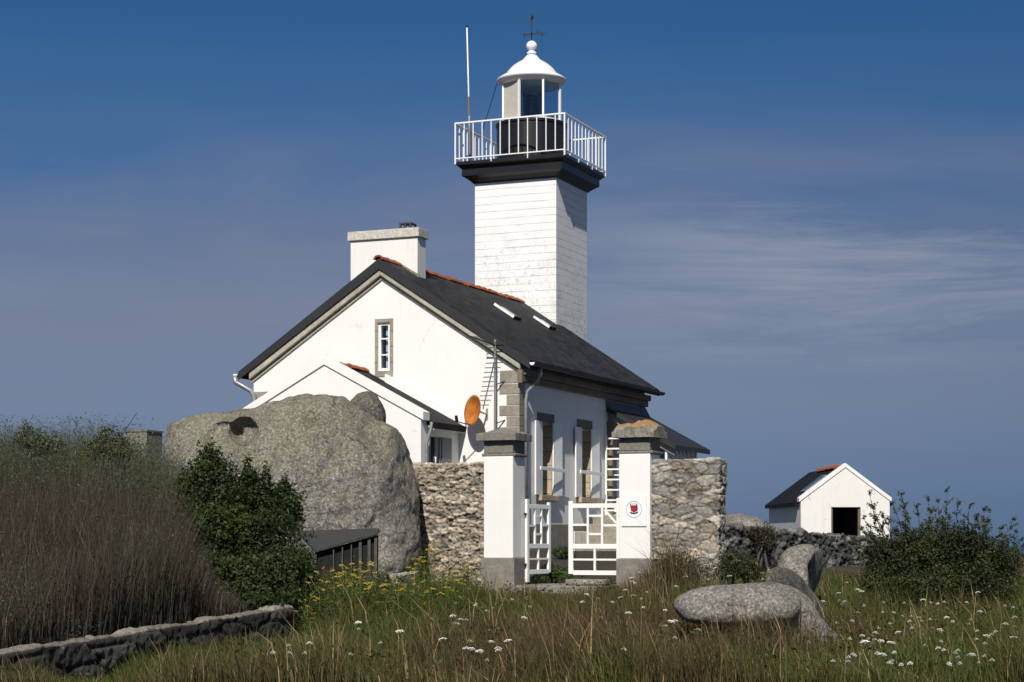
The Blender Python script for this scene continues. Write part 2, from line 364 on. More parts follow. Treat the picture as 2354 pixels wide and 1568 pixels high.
# ridge tiles
def ridge(parent, ya, yb, x, z, r=.105, axis='y', name='ridge_tile_course', step=.34):
    m = MB(); y = ya; k = 0
    while y < yb-.05:
        e = min(y+step+.03, yb); sec = []
        dz = random.uniform(-.012, .012); dx = random.uniform(-.012, .012)
        for rr, q in ((r*random.uniform(.96, 1.05), 1), (r-.02, -1)):
            for i in range(9):
                a = math.pi*(i/8)*.9+math.pi*.05
                if q < 0: a = math.pi-a
                sec.append((x+dx+rr*math.cos(a), z+dz+rr*math.sin(a)*.95))
        m.prism(sec, 'y', y, e)
        sec2 = [(x+dx+(sx-x-dx)*1.12, z+dz+(sz-z-dz)*1.14) for sx, sz in sec]
        m.prism(sec2, 'y', y, y+.045); y += step; k += 1
    return m.build(name, TILE, parent)
CHX0, CHX1, CHY0, CHY1 = -4.31, -2.69, .79, 1.21
ridge(ro, -.19, CHY0-.03, XR, ZR-.055); ridge(ro, CHY1+.03, 7.72, XR, ZR-.055)
# chimney on the ridge
zc = 6.477+.25
ch = MB().box(CHX0, CHX1, CHY0, CHY1, 4.6, zc).build('chimney', WHITE_OLD, h, bevel=.012)
MB().prism([(CHX0-.03, rz(CHX0)-.02), (XR, ZR+.03), (CHX1+.05, rz(CHX1)+.03), (CHX1+.05, rz(CHX1)-.2), (XR, ZR-.2), (CHX0-.03, rz(CHX0)-.2)], 'y', CHY0-.03, CHY0-.004).build('chimney_flashing', CONC, ch)
MB().box(CHX0-.05, CHX1+.05, CHY0-.05, CHY1+.05, zc, zc+.195).build('chimney_cap', mat_stone('lichened_mortar', (.60, .57, .49), None, 4), ch, bevel=.012)
cx_ = -3.02; zt = zc+.195
m = MB().box(cx_-.14, cx_+.14, .86, 1.14, zt+.115, zt+.14)
for sx in (-.12, .12):
    for yy in (.88, 1.12): m.box(cx_+sx-.018, cx_+sx+.018, yy-.018, yy+.018, zt, zt+.115)
m.box(cx_-.02, cx_+.02, .872, .89, zt, zt+.115)
cw = m.build('chimney_cowl', mat_plain('sooty_clay', (.05, .045, .04), .8), ch)
MB().lathe([(.09, 0), (.09, .06), (.06, .07)], (cx_, 1.0, zt), 16).build('flue_pot', ZINC, cw)
# attic window: stone surround, white frame with two bars
sx0, sx1 = hx(862, 0), hx(903.7, 0); sz0, sz1 = zy(866.6, sx0, 0), zy(734, sx0, 0)
def frame_rect(m, a0, a1, b0, b1, w, axis, c0, c1):
    P = lambda p0, p1, q0, q1: m.box(p0, p1, c0, c1, q0, q1) if axis == 'y' else m.box(c0, c1, p0, p1, q0, q1)
    P(a0, a1, b1-w, b1); P(a0, a1, b0, b0+w); P(a0, a0+w, b0+w, b1-w); P(a1-w, a1, b0+w, b1-w); return P
m = MB(); m.panel([(sx0, sz0), (sx1, sz0), (sx1, sz1), (sx0, sz1)], [[(ax0, az0), (ax1, az0), (ax1, az1), (ax0, az1)]], 'y', -.014, .0)
aw = m.build('attic_window', mat_stone('window_granite', (.34, .295, .23), .33), h)
m = MB(); P = frame_rect(m, ax0+.004, ax1-.004, az0+.004, az1-.004, .055, 'y', .035, .09)
hh = (az1-az0)/3
for k in (1, 2): P(ax0+.06, ax1-.06, az0+hh*k-.014, az0+hh*k+.014)
m.build('frame', WHITE_PAINT, aw)
MB().box(ax0+.06, ax1-.06, .062, .067, az0+.06, az1-.06).build('pane', GLASS, aw)
m = MB(); xm = (ax0+ax1)/2
for k in range(3): m.lathe([(.012, 0), (.03, .02), (.026, .25), (.03, .30), (.012, .33)], (xm, .17, az0+.06+hh*k), 10)
m.build('window_ornament', CURTAIN, aw)
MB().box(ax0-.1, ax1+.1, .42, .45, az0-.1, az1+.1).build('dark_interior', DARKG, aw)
# side windows with shutters folded back and a security bar
for (wa, wb, wz0, wz1), (yl, yr) in zip(wins, ((.98, 1.96), (3.35, 4.32))):
    m = MB(); m.panel([(yl, wz0-.02), (yr, wz0-.02), (yr, wz1+.22), (yl, wz1+.22)], [[(wa, wz0), (wb, wz0), (wb, wz1), (wa, wz1)]], 'x', 0, .010)
    w = m.build('shuttered_window', BROWN, h)
    MB().box(-.30, .002, wb-.012, wb-.001, wz0, wz1).box(-.30, .002, wa+.001, wa+.012, wz0, wz1).build('reveal', REVEAL, w)
    MB().box(-.02, .12, yl-.02, yr+.02, wz0-.14, wz0-.022).build('sill', REVEAL, w, bevel=.01)
    m = MB(); P = frame_rect(m, wa+.014, wb-.014, wz0+.002, wz1-.002, .05, 'x', -.27, -.22)
    P((wa+wb)/2-.025, (wa+wb)/2+.025, wz0+.05, wz1-.05)
    for k in (1, 2): P(wa+.06, wb-.06, wz0+k*.5-.014, wz0+k*.5+.014)
    m.build('frame', WHITE_PAINT, w)
    MB().box(-.25, -.245, wa+.06, wb-.06, wz0+.05, wz1-.05).build('pane', GLASS, w)
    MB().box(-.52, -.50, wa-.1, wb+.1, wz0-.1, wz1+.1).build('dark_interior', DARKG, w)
    for s, hyy, ang in ((-1, wa+.03, 3), (1, wb-.03, 5)):
        a = R(ang); dx, dy = math.sin(a), s*math.cos(a); wl = .43; t = .034
        p0 = Vector((.055, hyy, 0)); p1 = p0+Vector((dx, dy, 0))*wl; nx = Vector((-dy*s, dx*s, 0))*t
        m = MB().hexa([p0+Vector((0,0,wz0-.02)), p1+Vector((0,0,wz0-.02)), p1+nx+Vector((0,0,wz0-.02)), p0+nx+Vector((0,0,wz0-.02))],
                      [p0+Vector((0,0,wz1+.03)), p1+Vector((0,0,wz1+.03)), p1+nx+Vector((0,0,wz1+.03)), p0+nx+Vector((0,0,wz1+.03))])
        for q in (.25, .8):
            zz = wz0+(wz1-wz0)*q
            c = nx*1.25
            m.hexa([p0+c*.81+(p1-p0)*.06+Vector((0,0,zz)), p0+c*.81+(p1-p0)*.94+Vector((0,0,zz)), p0+c+(p1-p0)*.94+Vector((0,0,zz)), p0+c+(p1-p0)*.06+Vector((0,0,zz))],
                   [p0+c*.81+(p1-p0)*.06+Vector((0,0,zz+.07)), p0+c*.81+(p1-p0)*.94+Vector((0,0,zz+.07)), p0+c+(p1-p0)*.94+Vector((0,0,zz+.07)), p0+c+(p1-p0)*.06+Vector((0,0,zz+.07))])
        m.build('shutter', WHITE_PAINT, w, bevel=.004)
    MB().bar((.16, wa-.36, 1.72), (.16, wb+.40, 1.70), .03, .075).build('shutter_bar', WHITE_PAINT, w, bevel=.004)
# skylights, set a little proud of the right slope
def on_roof(px, py):
    k = (px-CX)/F; q = (HY-py)/F; A = np.array([[CT+k*ST, ST-k*CT], [-MS+q*ST, -q*CT]])
    B = np.array([k*HO[1]-HO[0], q*HO[1]-(ZR+HB+MS*XR)]); return np.linalg.solve(A, B)
nrm = Vector((MS, 0, 1)).normalized(); up = Vector((-1, 0, MS)).normalized()
for a, b in (((1138, 704), (1191, 736.5)), ((1225, 732), (1275, 760))):
    p, q = on_roof(*a), on_roof(*b); xa, xb = min(p[0], q[0]), max(p[0], q[0]); yy = (p[1]+q[1])/2
    C = lambda x, y, o: Vector((x, y, rz(x)))+nrm*o
    y0_, y1_ = yy-.22, yy+.22
    fr = MB(); t = .055
    for (u0, u1, v0, v1) in ((xa, xb, y0_, y0_+t), (xa, xb, y1_-t, y1_), (xa, xa+t, y0_+t, y1_-t), (xb-t, xb, y0_+t, y1_-t)):
        fr.hexa([C(u0, v0, -.03), C(u1, v0, -.03), C(u1, v1, -.03), C(u0, v1, -.03)], [C(u0, v0, .075), C(u1, v0, .075), C(u1, v1, .075), C(u0, v1, .075)])
    f = fr.build('skylight', SLATEV, h)
    MB().hexa([C(xa+t, y0_+t, .05), C(xb-t, y0_+t, .05), C(xb-t, y1_-t, .05), C(xa+t, y1_-t, .05)],
              [C(xa+t, y0_+t, .06), C(xb-t, y0_+t, .06), C(xb-t, y1_-t, .06), C(xa+t, y1_-t, .06)]).build('pane', mat_plain('skylight_pane', (.55, .58, .62), .12, 0, .02), f)
    MB().hexa([C(xa, y0_-.012, .02), C(xb, y0_-.012, .02), C(xb, y0_-.003, .02), C(xa, y0_-.003, .02)],
              [C(xa, y0_-.012, .077), C(xb, y0_-.012, .077), C(xb, y0_-.003, .077), C(xa, y0_-.003, .077)]).build('flashing', WHITE_PAINT, f)
# ------------------------------------------------------------------ lighthouse tower
TX, TY, HW = -3.355, 8.947, 1.1075
t = thing('lighthouse_tower', "square white lighthouse tower with black gallery and domed lantern, behind the keeper's house", 'lighthouse', h2w(TX, TY), TH)
z = lambda Z: Z+.25
MB().box(-HW, HW, -HW, HW, -.8, z(9.0)).build('shaft', TOWERM, t, bevel=.012)
MB().prism([(HW-.02, 5.45), (HW+.16, 5.30), (HW+.16, 5.1), (HW-.02, 5.1)], 'y', -HW-.03, -HW+.62).build('roof_flashing', WHITE_OLD, t)
m = MB(); prof = [(.0, 8.98), (.03, 8.985), (.06, 9.02), (.16, 9.10), (.25, 9.155), (.25, 9.33), (.27, 9.34), (.33, 9.40), (.365, 9.42), (.365, 9.50), (.0, 9.50)]
vs = []; fs = []
for o, zz in prof:
    q = HW+o; vs += [(-q, -q, z(zz)), (q, -q, z(zz)), (q, q, z(zz)), (-q, q, z(zz))]
n = len(prof)
for i in range(n-1):
    for k in range(4): fs.append((i*4+k, i*4+(k+1) % 4, (i+1)*4+(k+1) % 4, (i+1)*4+k))
fs += [(3, 2, 1, 0), tuple((n-1)*4+k for k in range(4))]
ga = m.add(vs, fs).build('gallery', BLACK, t)
# railing
O = HW+.37; zb, zr = z(9.58), z(10.47)
rl = MB()
for zz, r in ((zr, .018), (zb, .013)):
    rl.box(-O-r, O+r, -O-r, -O+r, zz-r, zz+r).box(-O-r, O+r, O-r, O+r, zz-r, zz+r).box(-O-r, -O+r, -O+r, O-r, zz-r, zz+r).box(O-r, O+r, -O+r, O-r, zz-r, zz+r)
rl = rl.build('railing', WHITE_PAINT, t)
n = 12
bal = None
for s in range(4):
    for k in range(n):
        u = -O+2*O*k/n; px_, py_ = ((u, -O), (O, u), (-u, O), (-O, -u))[s]
        r = .0115 if k else .018; low = z(9.44) if k % 4 == 0 else zb
        b = MB().box(-r, r, -r, r, low-zb-(.0), zr-zb-.02)
        o = b.build('baluster', WHITE_PAINT, rl); o.location = (px_, py_, zb)
ROT = lambda a, r: (CT*math.sin(a)*r+ST*math.cos(a)*r, ST*math.sin(a)*r*1-CT*math.cos(a)*r)   # angle a seen from the camera side
MB().lathe([(.0, 9.5), (.90, 9.5), (.90, 10.52), (.93, 10.54), (.93, 10.60), (.0, 10.61)], (0, 0, .25), 48).build('lantern_drum', BLACK, t, smooth=False)
RL = .77
A8 = [R(-67.5-4+k*46.5) if k < 4 else R(-67.5-4+3*46.5+(k-3)*44.1) for k in range(8)]
mu = MB()
for a in A8:
    x, y = ROT(a, RL); mu.bar((x, y, z(10.61)), (x, y, z(11.605)), .05, .05, (math.cos(a), math.sin(a), 0))
mu.lathe([(RL-.04, 10.612), (RL+.035, 10.612), (RL+.035, 10.66), (RL-.04, 10.66)], (0, 0, .25), 32)
mu.build('lantern_frame', WHITE_PAINT, t)
for k in range(8):
    x0, y0_ = ROT(A8[k], RL-.012); x1, y1_ = ROT(A8[(k+1) % 8], RL-.012)
    d_ = Vector((x1-x0, y1_-y0_, 0)).normalized()*.03; o_ = Vector((y1_-y0_, x0-x1, 0)).normalized()*.004
    a, b = Vector((x0, y0_, z(10.66)))+d_, Vector((x1, y1_, z(10.66)))-d_; u = Vector((0, 0, .94))
    MB().hexa([a-o_, b-o_, b+o_, a+o_], [a-o_+u, b-o_+u, b+o_+u, a+o_+u]).build('blind_panel' if k in (0, 5) else 'lantern_pane', BEIGE if k == 0 else GREYD if k == 5 else LANTG, t)
ln = MB().lathe([(.0, 10.62), (.10, 10.62), (.10, 10.78), (.0, 10.78)], (0, 0, .25), 20).build('lamp_stand', WHITE_PAINT, t)
m = MB()
for k in range(9): zz = 10.80+k*.062; m.lathe([(.17, zz), (.21, zz+.02), (.21, zz+.042), (.17, zz+.062)], (0, 0, .25), 24)
m.build('lens', mat_glass('lens_glass', (.42, .47, .50), .4), ln, smooth=True)
MB().lathe([(.0, 11.36), (.15, 11.36), (.16, 11.40), (.13, 11.45), (.0, 11.45)], (0, 0, .25), 20).build('lens_cap', ZINC, ln)
dm = MB().lathe([(.0, 11.60), (.75, 11.60), (.80, 11.635), (.87, 11.69), (.905, 11.73), (.895, 11.755), (.80, 11.82), (.70, 11.875), (.665, 11.90), (.62, 11.965), (.55, 12.05), (.47, 12.12), (.38, 12.185), (.30, 12.23), (.24, 12.265), (.20, 12.31), (.15, 12.37), (.09, 12.41), (.0, 12.415)], (0, 0, .25), 64).build('dome', DOME, t, smooth=True)
MB().lathe([(.06, 12.40), (.12, 12.425), (.13, 12.44), (.115, 12.475), (.07, 12.51), (.04, 12.53)], (0, 0, .25), 24).build('finial_collar', DOME, dm, smooth=True)
MB().lathe([(.0, 12.525), (.07, 12.53), (.115, 12.56), (.143, 12.62), (.135, 12.68), (.09, 12.74), (.04, 12.765), (.0, 12.77)], (0, 0, .25), 24).build('finial_ball', DOME, dm, smooth=True)
v = MB().tube([(0, 0, z(12.76)), (0, 0, z(13.45))], .016, 6).build('weather_vane', IRON, dm)
ex = Vector((CT, ST, 0)); ey = Vector((-ST, CT, 0))      # picture-right and depth in tower axes
m = MB(); c = Vector((0, 0, z(12.95)))
m.bar(c-ex*.20+ey*.1, c+ex*.28-ey*.10, .02, .025).bar(c-ey*.22, c+ey*.22, .02, .02)
m.bar(c+ex*.24+Vector((0, 0, -.04)), c+ex*.34+Vector((0, 0, .05)), .05, .03)
m.bar(c-ex*.19+Vector((0, 0, -.11)), c-ex*.19+Vector((0, 0, .01)), .015, .02).bar(c-ex*.19+Vector((0, 0, .0)), c-ex*.14+Vector((0, 0, .02)), .015, .02)
m.bar(c+ex*.15+Vector((0, 0, .03)), c+ex*.15+Vector((0, 0, .11)), .015, .02)
m.build('compass_arm', IRON, v)
c = Vector((0, 0, z(13.35)))
MB().bar(c-ex*.11-Vector((0, 0, .07)), c+ex*.07+Vector((0, 0, .05)), .02, .035).bar(c-ey*.05, c+ex*.03+Vector((0,0,.02)), .05, .06).build('wind_arrow', IRON, v)
# whip antenna and stay
tz = lambda x, y, Z: h2w(x, y, Z)
b = tz(-4.76, 8.2, 9.5)
an = thing('whip_antenna', 'tall thin white whip antenna standing on the lighthouse gallery', 'antenna', b)
MB().tube([(0, 0, .55), (-.03, 0, 1.9), (-.075, 0, 3.58)], [.020, .019, .018], 8).build('whip', WHITE_PAINT, an, smooth=True)
MB().tube([(0, 0, 0), (0, 0, 1.02)], .026, 8).tube([(-.018, 0, 1.32), (-.03, 0, 1.80)], .027, 8).build('clamp_pole', mat_plain('weathered_pole', (.20, .16, .12), .7, .2), an)
MB().tube([(-.075, 0, 3.575), (-.076, 0, 3.62)], .026, 8).build('tip_cap', BLACK, an)
p0 = tz(TX, TY, 11.7)+Vector((-.885, 0, .0)); p1 = tz(-4.83, 9.04, 10.44)
st = thing('stay_wire', 'thin dark stay wire from the lantern dome rim down to the gallery railing', 'wire', p1)
MB().tube([(0, 0, 0), p0-p1], .010, 5).build('wire_strand', IRON, st)
# ------------------------------------------------------------------ side annex in front of the gable
XA = -3.523; YA = -1.834
a = thing('side_annex', "low white annex with small gable and red ridge tiles, built against the house gable", 'annex', h2w(XA, -.9, -.4), TH)
zo = .4; xo = XA; yo = -.9                                # annex axes
zt_, ze_ = 3.70, 2.50; ms = .53
def az(x, d=0): return 3.70-ms*abs(x-XA)+zo-d
P2 = lambda l: [(x-xo, zz) for x, zz in l]
m = MB()
m.panel(P2([(-5.72, -.6), (-1.355, -.6), (-1.355, az(-1.355, .13)), (XA, az(XA, .13)), (-5.72, az(-5.72, .13))]), [], 'y', YA-yo, YA-yo+.25)
dx0, dx1 = hy(990, -1.36), hy(1001, -1.36)
m.panel([(YA+.25-yo, -.6), (-.01-yo, -.6), (-.01-yo, az(-1.355, .28)), (YA+.25-yo, az(-1.355, .28))], [[(YA+.42-yo, .9), (YA+.86-yo, .9), (YA+.86-yo, 2.45), (YA+.42-yo, 2.45)]], 'x', -1.355-.2-xo, -1.355-xo)
m.build('wall', WHITE, a)
cp = MB().prism(P2([(XA, az(XA)), (-1.29, az(-1.29)), (-1.29, az(-1.29, .17)), (XA, az(XA, .17))]), 'y', YA-yo-.035, YA-yo+.27)
cp.prism(P2([(XA, az(XA)), (-5.78, az(-5.78)), (-5.78, az(-5.78, .17)), (XA, az(XA, .17))]), 'y', YA-yo-.035, YA-yo+.27).build('gable_coping', WHITE, a, bevel=.006)
r = MB()
for s in (1, -1):
    xe = -1.19 if s > 0 else -5.86
    r.prism(P2([(XA, az(XA, .14)), (xe, az(xe, .14)), (xe, az(xe, .27)), (XA, az(XA, .27))]), 'y', YA-yo+.272, -.012-yo)
ar = r.build('roof', SLATE, a)
m = MB(); y = YA+.30
ridge(ar, YA+.31-yo, -.02-yo, 0., az(XA, .15)-.02, .10)
MB().prism(P2([(XA+.5, az(XA+.5, -.03)), (-1.17, az(-1.17, -.03)), (-1.17, az(-1.17, .14)), (XA+.5, az(XA+.5, .14))]), 'y', -.11-yo, -.012-yo).build('wall_flashing', WHITE_PAINT, a)
MB().prism(P2([(XA, az(XA, .275)), (-1.20, az(-1.20, .275)), (-1.20, az(-1.2, .30)), (XA, az(XA, .30))]), 'y', YA-yo+.272, -.012-yo).build('soffit', WHITE_PAINT, a)
MB().box(-1.355-xo-.02, -1.355-xo+.012, YA+.38-yo, YA+.42-yo, .9, 2.45).box(-1.355-xo-.02, -1.355-xo+.012, YA+.86-yo, YA+.92-yo, .9, 2.45).build('window_trim', GREYD, a)
MB().box(-1.355-.12-xo, -1.355-.10-xo, YA+.42-yo, YA+.86-yo, .9, 2.45).build('window_pane', mat_plain('dark_pane', (.02, .022, .025), .08), a)
MB().box(-1.353-xo, -1.33-xo, YA+.95-yo, YA+1.42-yo, .5, 2.45).build('side_door', GREYD, a)
MB().tube([(-1.22-xo, YA+.22-yo, 2.72), (-1.24-xo, YA+.2-yo, 2.55), (-1.31-xo, YA+.16-yo, 2.30), (-1.31-xo, YA+.16-yo, .6)], .035, 8).build('downpipe', ZINC, a)
# ------------------------------------------------------------------ glazed porch on the side wall
p = thing('glazed_porch', 'glazed lean-to porch with dark roof beside the white side wall of the house', 'porch', h2w(.8, 6.6), TH)
xo, yo = .8, 6.6
Z0, Z1, PX = 3.30, 2.38, 1.675; ps = (Z0-Z1)/PX
pz = lambda x, d=0: Z0-ps*x-d
MB().prism([(x-xo, zz) for x, zz in ((.004, pz(.004)), (PX, pz(PX)), (PX, pz(PX, .11)), (.004, pz(.004, .11)))], 'y', 5.27-yo, 8.03-yo).build('roof', SLATEV, p)
MB().prism([(x-xo, zz) for x, zz in ((.004, pz(0, -.14)), (.05, pz(0, -.13)), (.16, pz(.16, -.012)), (.16, pz(.16, -.002)), (.004, pz(.004, -.002)))], 'y', 5.22-yo, 8.0-yo).build('roof_flashing', mat_plain('lead_flashing', (.10, .11, .125), .7), p)
MB().prism([(x-xo, zz) for x, zz in ((.02, pz(.02, .112)), (PX-.06, pz(PX-.06, .112)), (PX-.06, pz(PX-.06, .27)), (.02, pz(.02, .27)))], 'y', 5.40-yo, 5.46-yo).build('front_beam', mat_plain('grey_beam', (.24, .25, .26), .6), p)
m = MB(); fx0, fx1 = .06, 1.42
m.box(fx0-xo, fx1-xo, 5.44-yo, 5.50-yo, 1.0, 1.08)
for x in (fx0, .50, .97, fx1-.05): m.box(x-xo, x+.05-xo, 5.44-yo, 5.50-yo, 1.08, min(pz(x+.05, .275), 3))
m.box(fx0+.055-xo, fx1-.055-xo, 5.45-yo, 5.49-yo, 1.70, 1.74)
for k in range(8):
    y = 5.62+k*.30; m.box(1.37-xo, 1.42-xo, y-yo, y+.05-yo, 1.0, pz(1.42, .12))
m.build('window_frame', WHITE_PAINT, p)
MB().box(fx0+.055-xo, fx1-.055-xo, 5.465-yo, 5.472-yo, 1.085, 2.38).box(1.392-xo, 1.398-xo, 5.53-yo, 7.9-yo, 1.0, 2.37).build('pane', GLASS, p)
MB().box(fx0-xo, fx1-xo, 5.43-yo, 5.62-yo, -.6, .995).box(1.27-xo, 1.42-xo, 5.62-yo, 8.0-yo, -.6, .995).build('low_wall', WHITE, p)
MB().box(.02-xo, .14-xo, 5.3-yo, 5.42-yo, .3, 2.95).build('corner_post', BROWN, p)
MB().box(.01-xo, 1.3-xo, 7.93-yo, 7.99-yo, .995, 2.5).build('back_panel', mat_plain('blue_grey_panel', (.4, .42, .45), .5), p)  # plain blue-grey board closing the far end
# white trellis ladder by the porch
la = thing('ladder', 'white wooden ladder standing upright in front of the glazed porch', 'ladder', h2w(.30, 5.12), TH)
m = MB().box(-.265, -.225, -.02, .02, 0, 2.62).box(.225, .265, -.02, .02, 0, 2.62)
m.build('ladder_rail', WHITE_PAINT, la)
m = MB()
for k in range(11): m.box(-.225, .225, -.012, .012, .16+k*.237, .195+k*.237)
m.build('rung_set', WHITE_PAINT, la)
# stone steps up to the porch
s = thing('stone_steps', 'pale stone steps leading up to the porch, behind the white gate', 'steps', h2w(.65, 4.3, -.3), TH)
for k in range(4):
    MB().box(.0-.55, 1.35-.55, -1.3+k*.36, -1.3+(k+1)*.36, -.3, .22+k*.2).build('step', STONE, s, bevel=.015)
MB().box(.75, .95, -1.5, .35, -.3, .85).box(-.60, -.565, -1.32, .2, -.3, .45).build('cheek_wall', WHITE_OLD, s, bevel=.01)
# ------------------------------------------------------------------ satellite dish and yagi on the gable
d = thing('satellite_dish', 'rust-orange satellite dish mounted on the white house gable', 'satellite dish', h2w(-.8375, -.49, 2.62))
nv = Vector((-math.sin(R(54)), -math.cos(R(54)), .14)).normalized()
q = nv.to_track_quat('Z', 'Y').to_matrix()
m = MB(); pr = []
for k in range(8): rr = k/7; pr.append((rr, .10*rr*rr-.10))
vs = []; fs = []; n = 40
for side, off in ((0, 0), (1, -.012)):
    base = len(vs)
    for rr, zz in pr[1:]:
        for i in range(n):
            aa = 2*math.pi*i/n; vs.append(q @ Vector((rr*.285*math.cos(aa), rr*.315*math.sin(aa), zz+off)))
    c0 = len(vs); vs.append(q @ Vector((0, 0, -.10+off)))
    for k in range(6):
        for i in range(n): fs.append((base+k*n+i, base+k*n+(i+1) % n, base+(k+1)*n+(i+1) % n, base+(k+1)*n+i))
    for i in range(n): fs.append((c0, base+i, base+(i+1) % n))
h0 = 7*n+1
for i in range(n): fs.append((6*n+i, 6*n+(i+1) % n, h0+6*n+(i+1) % n, h0+6*n+i))
m.add(vs, fs).build('reflector', RUST, d, smooth=True)
feed = q @ Vector((0, -.30, .36)); low = q @ Vector((0, -.31, 0))
if feed.x > 0: feed.x *= -1
MB().tube([low, feed], .012, 6).build('feed_arm', IRON, d)
MB().tube([feed-nv*.02, feed+Vector((0, 0, .12)), ], [.035, .03], 8).build('receiver_head', BLACK, d)
back = q @ Vector((0, 0, -.112)); wl = h2w(-.72, 0, 2.56)-Vector(d.location)
MB().tube([back, back-nv*.10, wl], .02, 8).bar(wl-Vector((0, 0, .12)), wl+Vector((0, 0, .12)), .05, .02).build('mount_bracket', ZINC, d)
y_ = thing('tv_antenna', 'grey pole with a horizontal television antenna fixed to the house gable corner', 'antenna', h2w(-.474, -.15, 2.1), TH)
MB().tube([(0, 0, 0), (0, 0, 1.98)], .026, 8).build('mast', ZINC, y_)
for zz in (.25, 1.05): MB().bar((0, 0, zz), (.16, .15, zz+.08), .02, .02).build('wall_bracket', IRON, y_)
m = MB().bar((0, .05, 1.86), (0, -1.25, 1.92), .022, .022); m.build('boom', IRON, y_)
m = MB()
for k in range(12): yy = -.02-k*.105; wdt = .20-.007*k; m.bar((-wdt, yy, 1.87-yy*.045), (wdt, yy, 1.87-yy*.045), .010, .010)
m.bar((-.22, .04, 1.98), (.22, .04, 1.98), .012, .012).bar((-.22, .04, 1.74), (.22, .04, 1.74), .012, .012).bar((-.22, .04, 1.74), (-.22, .04, 1.98), .012, .012).bar((.22, .04, 1.74), (.22, .04, 1.98), .012, .012)
m.build('element_set', IRON, y_)
# ------------------------------------------------------------------ gateway (axes like the house, origin at the left pillar's right front corner)
GO = (.0136, 29.0)
def g2w(x, y, Z=0.): return Vector((GO[0]+CT*x+ST*y, GO[1]-ST*x+CT*y, CZ+Z))
def rough_cap(lump, seed):
    m = MB(); n = 22; vs = []; fs = []
    def P(u, v): 
        e = max(abs(u), abs(v)); zz = .11+.085*(1-e)*1.2 if lump < .5 else .10+.15*math.sqrt(max(0., 1-(u*u+v*v)/1.5))-.03*max(0, e-.7)
        return Vector((u*.335, v*.335, zz))
    # slab with a weathered, softly hipped top
    for i in range(n+1):
        for j in range(n+1):
            p = P(-1+2*i/n, -1+2*j/n); e = noise.noise(p*9+Vector((seed, 0, 0))); p.z += e*(.02+.02*lump)+lump*noise.noise(p*5+Vector((seed, 3, 0)))*.09*(1-max(abs(p.x), abs(p.y))/.36)
            p += Vector((noise.noise(p*11+Vector((9, seed, 0))), noise.noise(p*11+Vector((0, 9, seed))), 0))*.012; vs.append(p)
    fs = [(i*(n+1)+j, (i+1)*(n+1)+j, (i+1)*(n+1)+j+1, i*(n+1)+j+1) for i in range(n) for j in range(n)]
    ring = [i*(n+1) for i in range(n+1)]+[n*(n+1)+j for j in range(1, n+1)]+[i*(n+1)+n for i in range(n-1, -1, -1)]+[j for j in range(n-1, 0, -1)]
    b0 = len(vs); vs += [Vector((vs[k].x, vs[k].y, 0)) for k in ring]; k = len(ring)
    fs += [(ring[i], ring[(i+1) % k], b0+(i+1) % k, b0+i) for i in range(k)]+[tuple(b0+i for i in range(k))]
    return m.add(vs, fs)
def pillar(x0, label, lump, seed, capmat):
    g = thing('gate_pillar', label, 'gate pillar', g2w(x0+.25, .25, -.87), TH); b = .87
    MB().box(-.285, .285, -.285, .285, -.5, .87-.315-.005 if False else .555).box(-.275, .275, -.275, .275, -.5, .25).build('plinth', CONC, g, bevel=.01)
    MB().box(-.25, .25, -.25, .25, .556, b+1.285).build('shaft', WHITE, g, bevel=.012)
    MB().box(-.29, .29, -.245, .29, b+1.286, b+1.335).build('ledge', CAPST, g, bevel=.015)
    MB().box(-.248, .248, -.248, .248, b+1.336, b+1.56).build('neck', CAPST, g, bevel=.006)
    c = rough_cap(lump, seed).build('capstone', capmat, g, smooth=False); c.location = (0, 0, b+1.535); return g
CAPO = M('orange_lichened_stone'); x_, y2, z2 = CAPO.xyz()
CAPO.set(Base_Color=CAPO.mix(CAPO.mix((.13, .12, .10), (.30, .28, .24), CAPO.ramp(CAPO.noise(16, 8, .8), [(.4, 0.), (.6, 1.)])), (.36, .16, .02), CAPO.math('MULTIPLY', CAPO.ramp(CAPO.math('ADD', z2, CAPO.math('MULTIPLY', CAPO.noise(4, 5), .12)), [(.20, 0.), (.26, 1.)]), CAPO.ramp(CAPO.noise(9, 6, .7), [(.38, 0.), (.55, .9)]))), Roughness=.9); CAPO.bump(CAPO.noise(35, 7, .75), .8, .02); CAPO = CAPO.m
pillar(-.5, 'white gate pillar with a plain grey lichened capstone, beside the leaf that stands open', .2, 1, CAPST)
pillar(1.757, 'white gate pillar with orange lichen on its capstone and a round crest plaque', 1.0, 5, CAPO)
# crest plaque
c = thing('crest_plaque', 'small white plaque with a round red crest on the gate pillar', 'plaque', g2w(1.757+.25, -.002, .45), TH)
MB().box(-.20, .20, -.016, .0, -.27, .20).build('panel', WHITE_PAINT, c, bevel=.003)
m = MB(); zc_ = -.01
n = 48; vs = []
for r_, y in ((.128, -.0165), (.128, -.0205), (.120, -.0205), (.120, -.0165)):
    vs += [(r_*math.cos(2*math.pi*i/n), y, zc_+r_*math.sin(2*math.pi*i/n)) for i in range(n)]
m.add(vs, [(k*n+i, k*n+(i+1) % n, ((k+1) % 4)*n+(i+1) % n, ((k+1) % 4)*n+i) for k in range(4) for i in range(n)]).build('ring', mat_plain('pale_grey_blue', (.32, .42, .44), .5), c)
sh = [(-.060, .075), (.040, .075), (.055, .06), (.062, .0), (.05, -.035), (.0, -.055), (-.045, -.035), (-.056, .02)]
PURP = mat_plain('dark_crimson', (.085, .010, .035), .5); RED = mat_plain('crest_red', (.42, .008, .018), .5)
MB().prism(sh, 'y', -.0195, -.0165).build('shield_border', PURP, c)
MB().prism([(-.040, .035), (.035, .045), (.043, .0), (.03, -.025), (-.002, -.042), (-.030, -.025), (-.038, .0)], 'y', -.0225, -.0196).build('shield', RED, c)
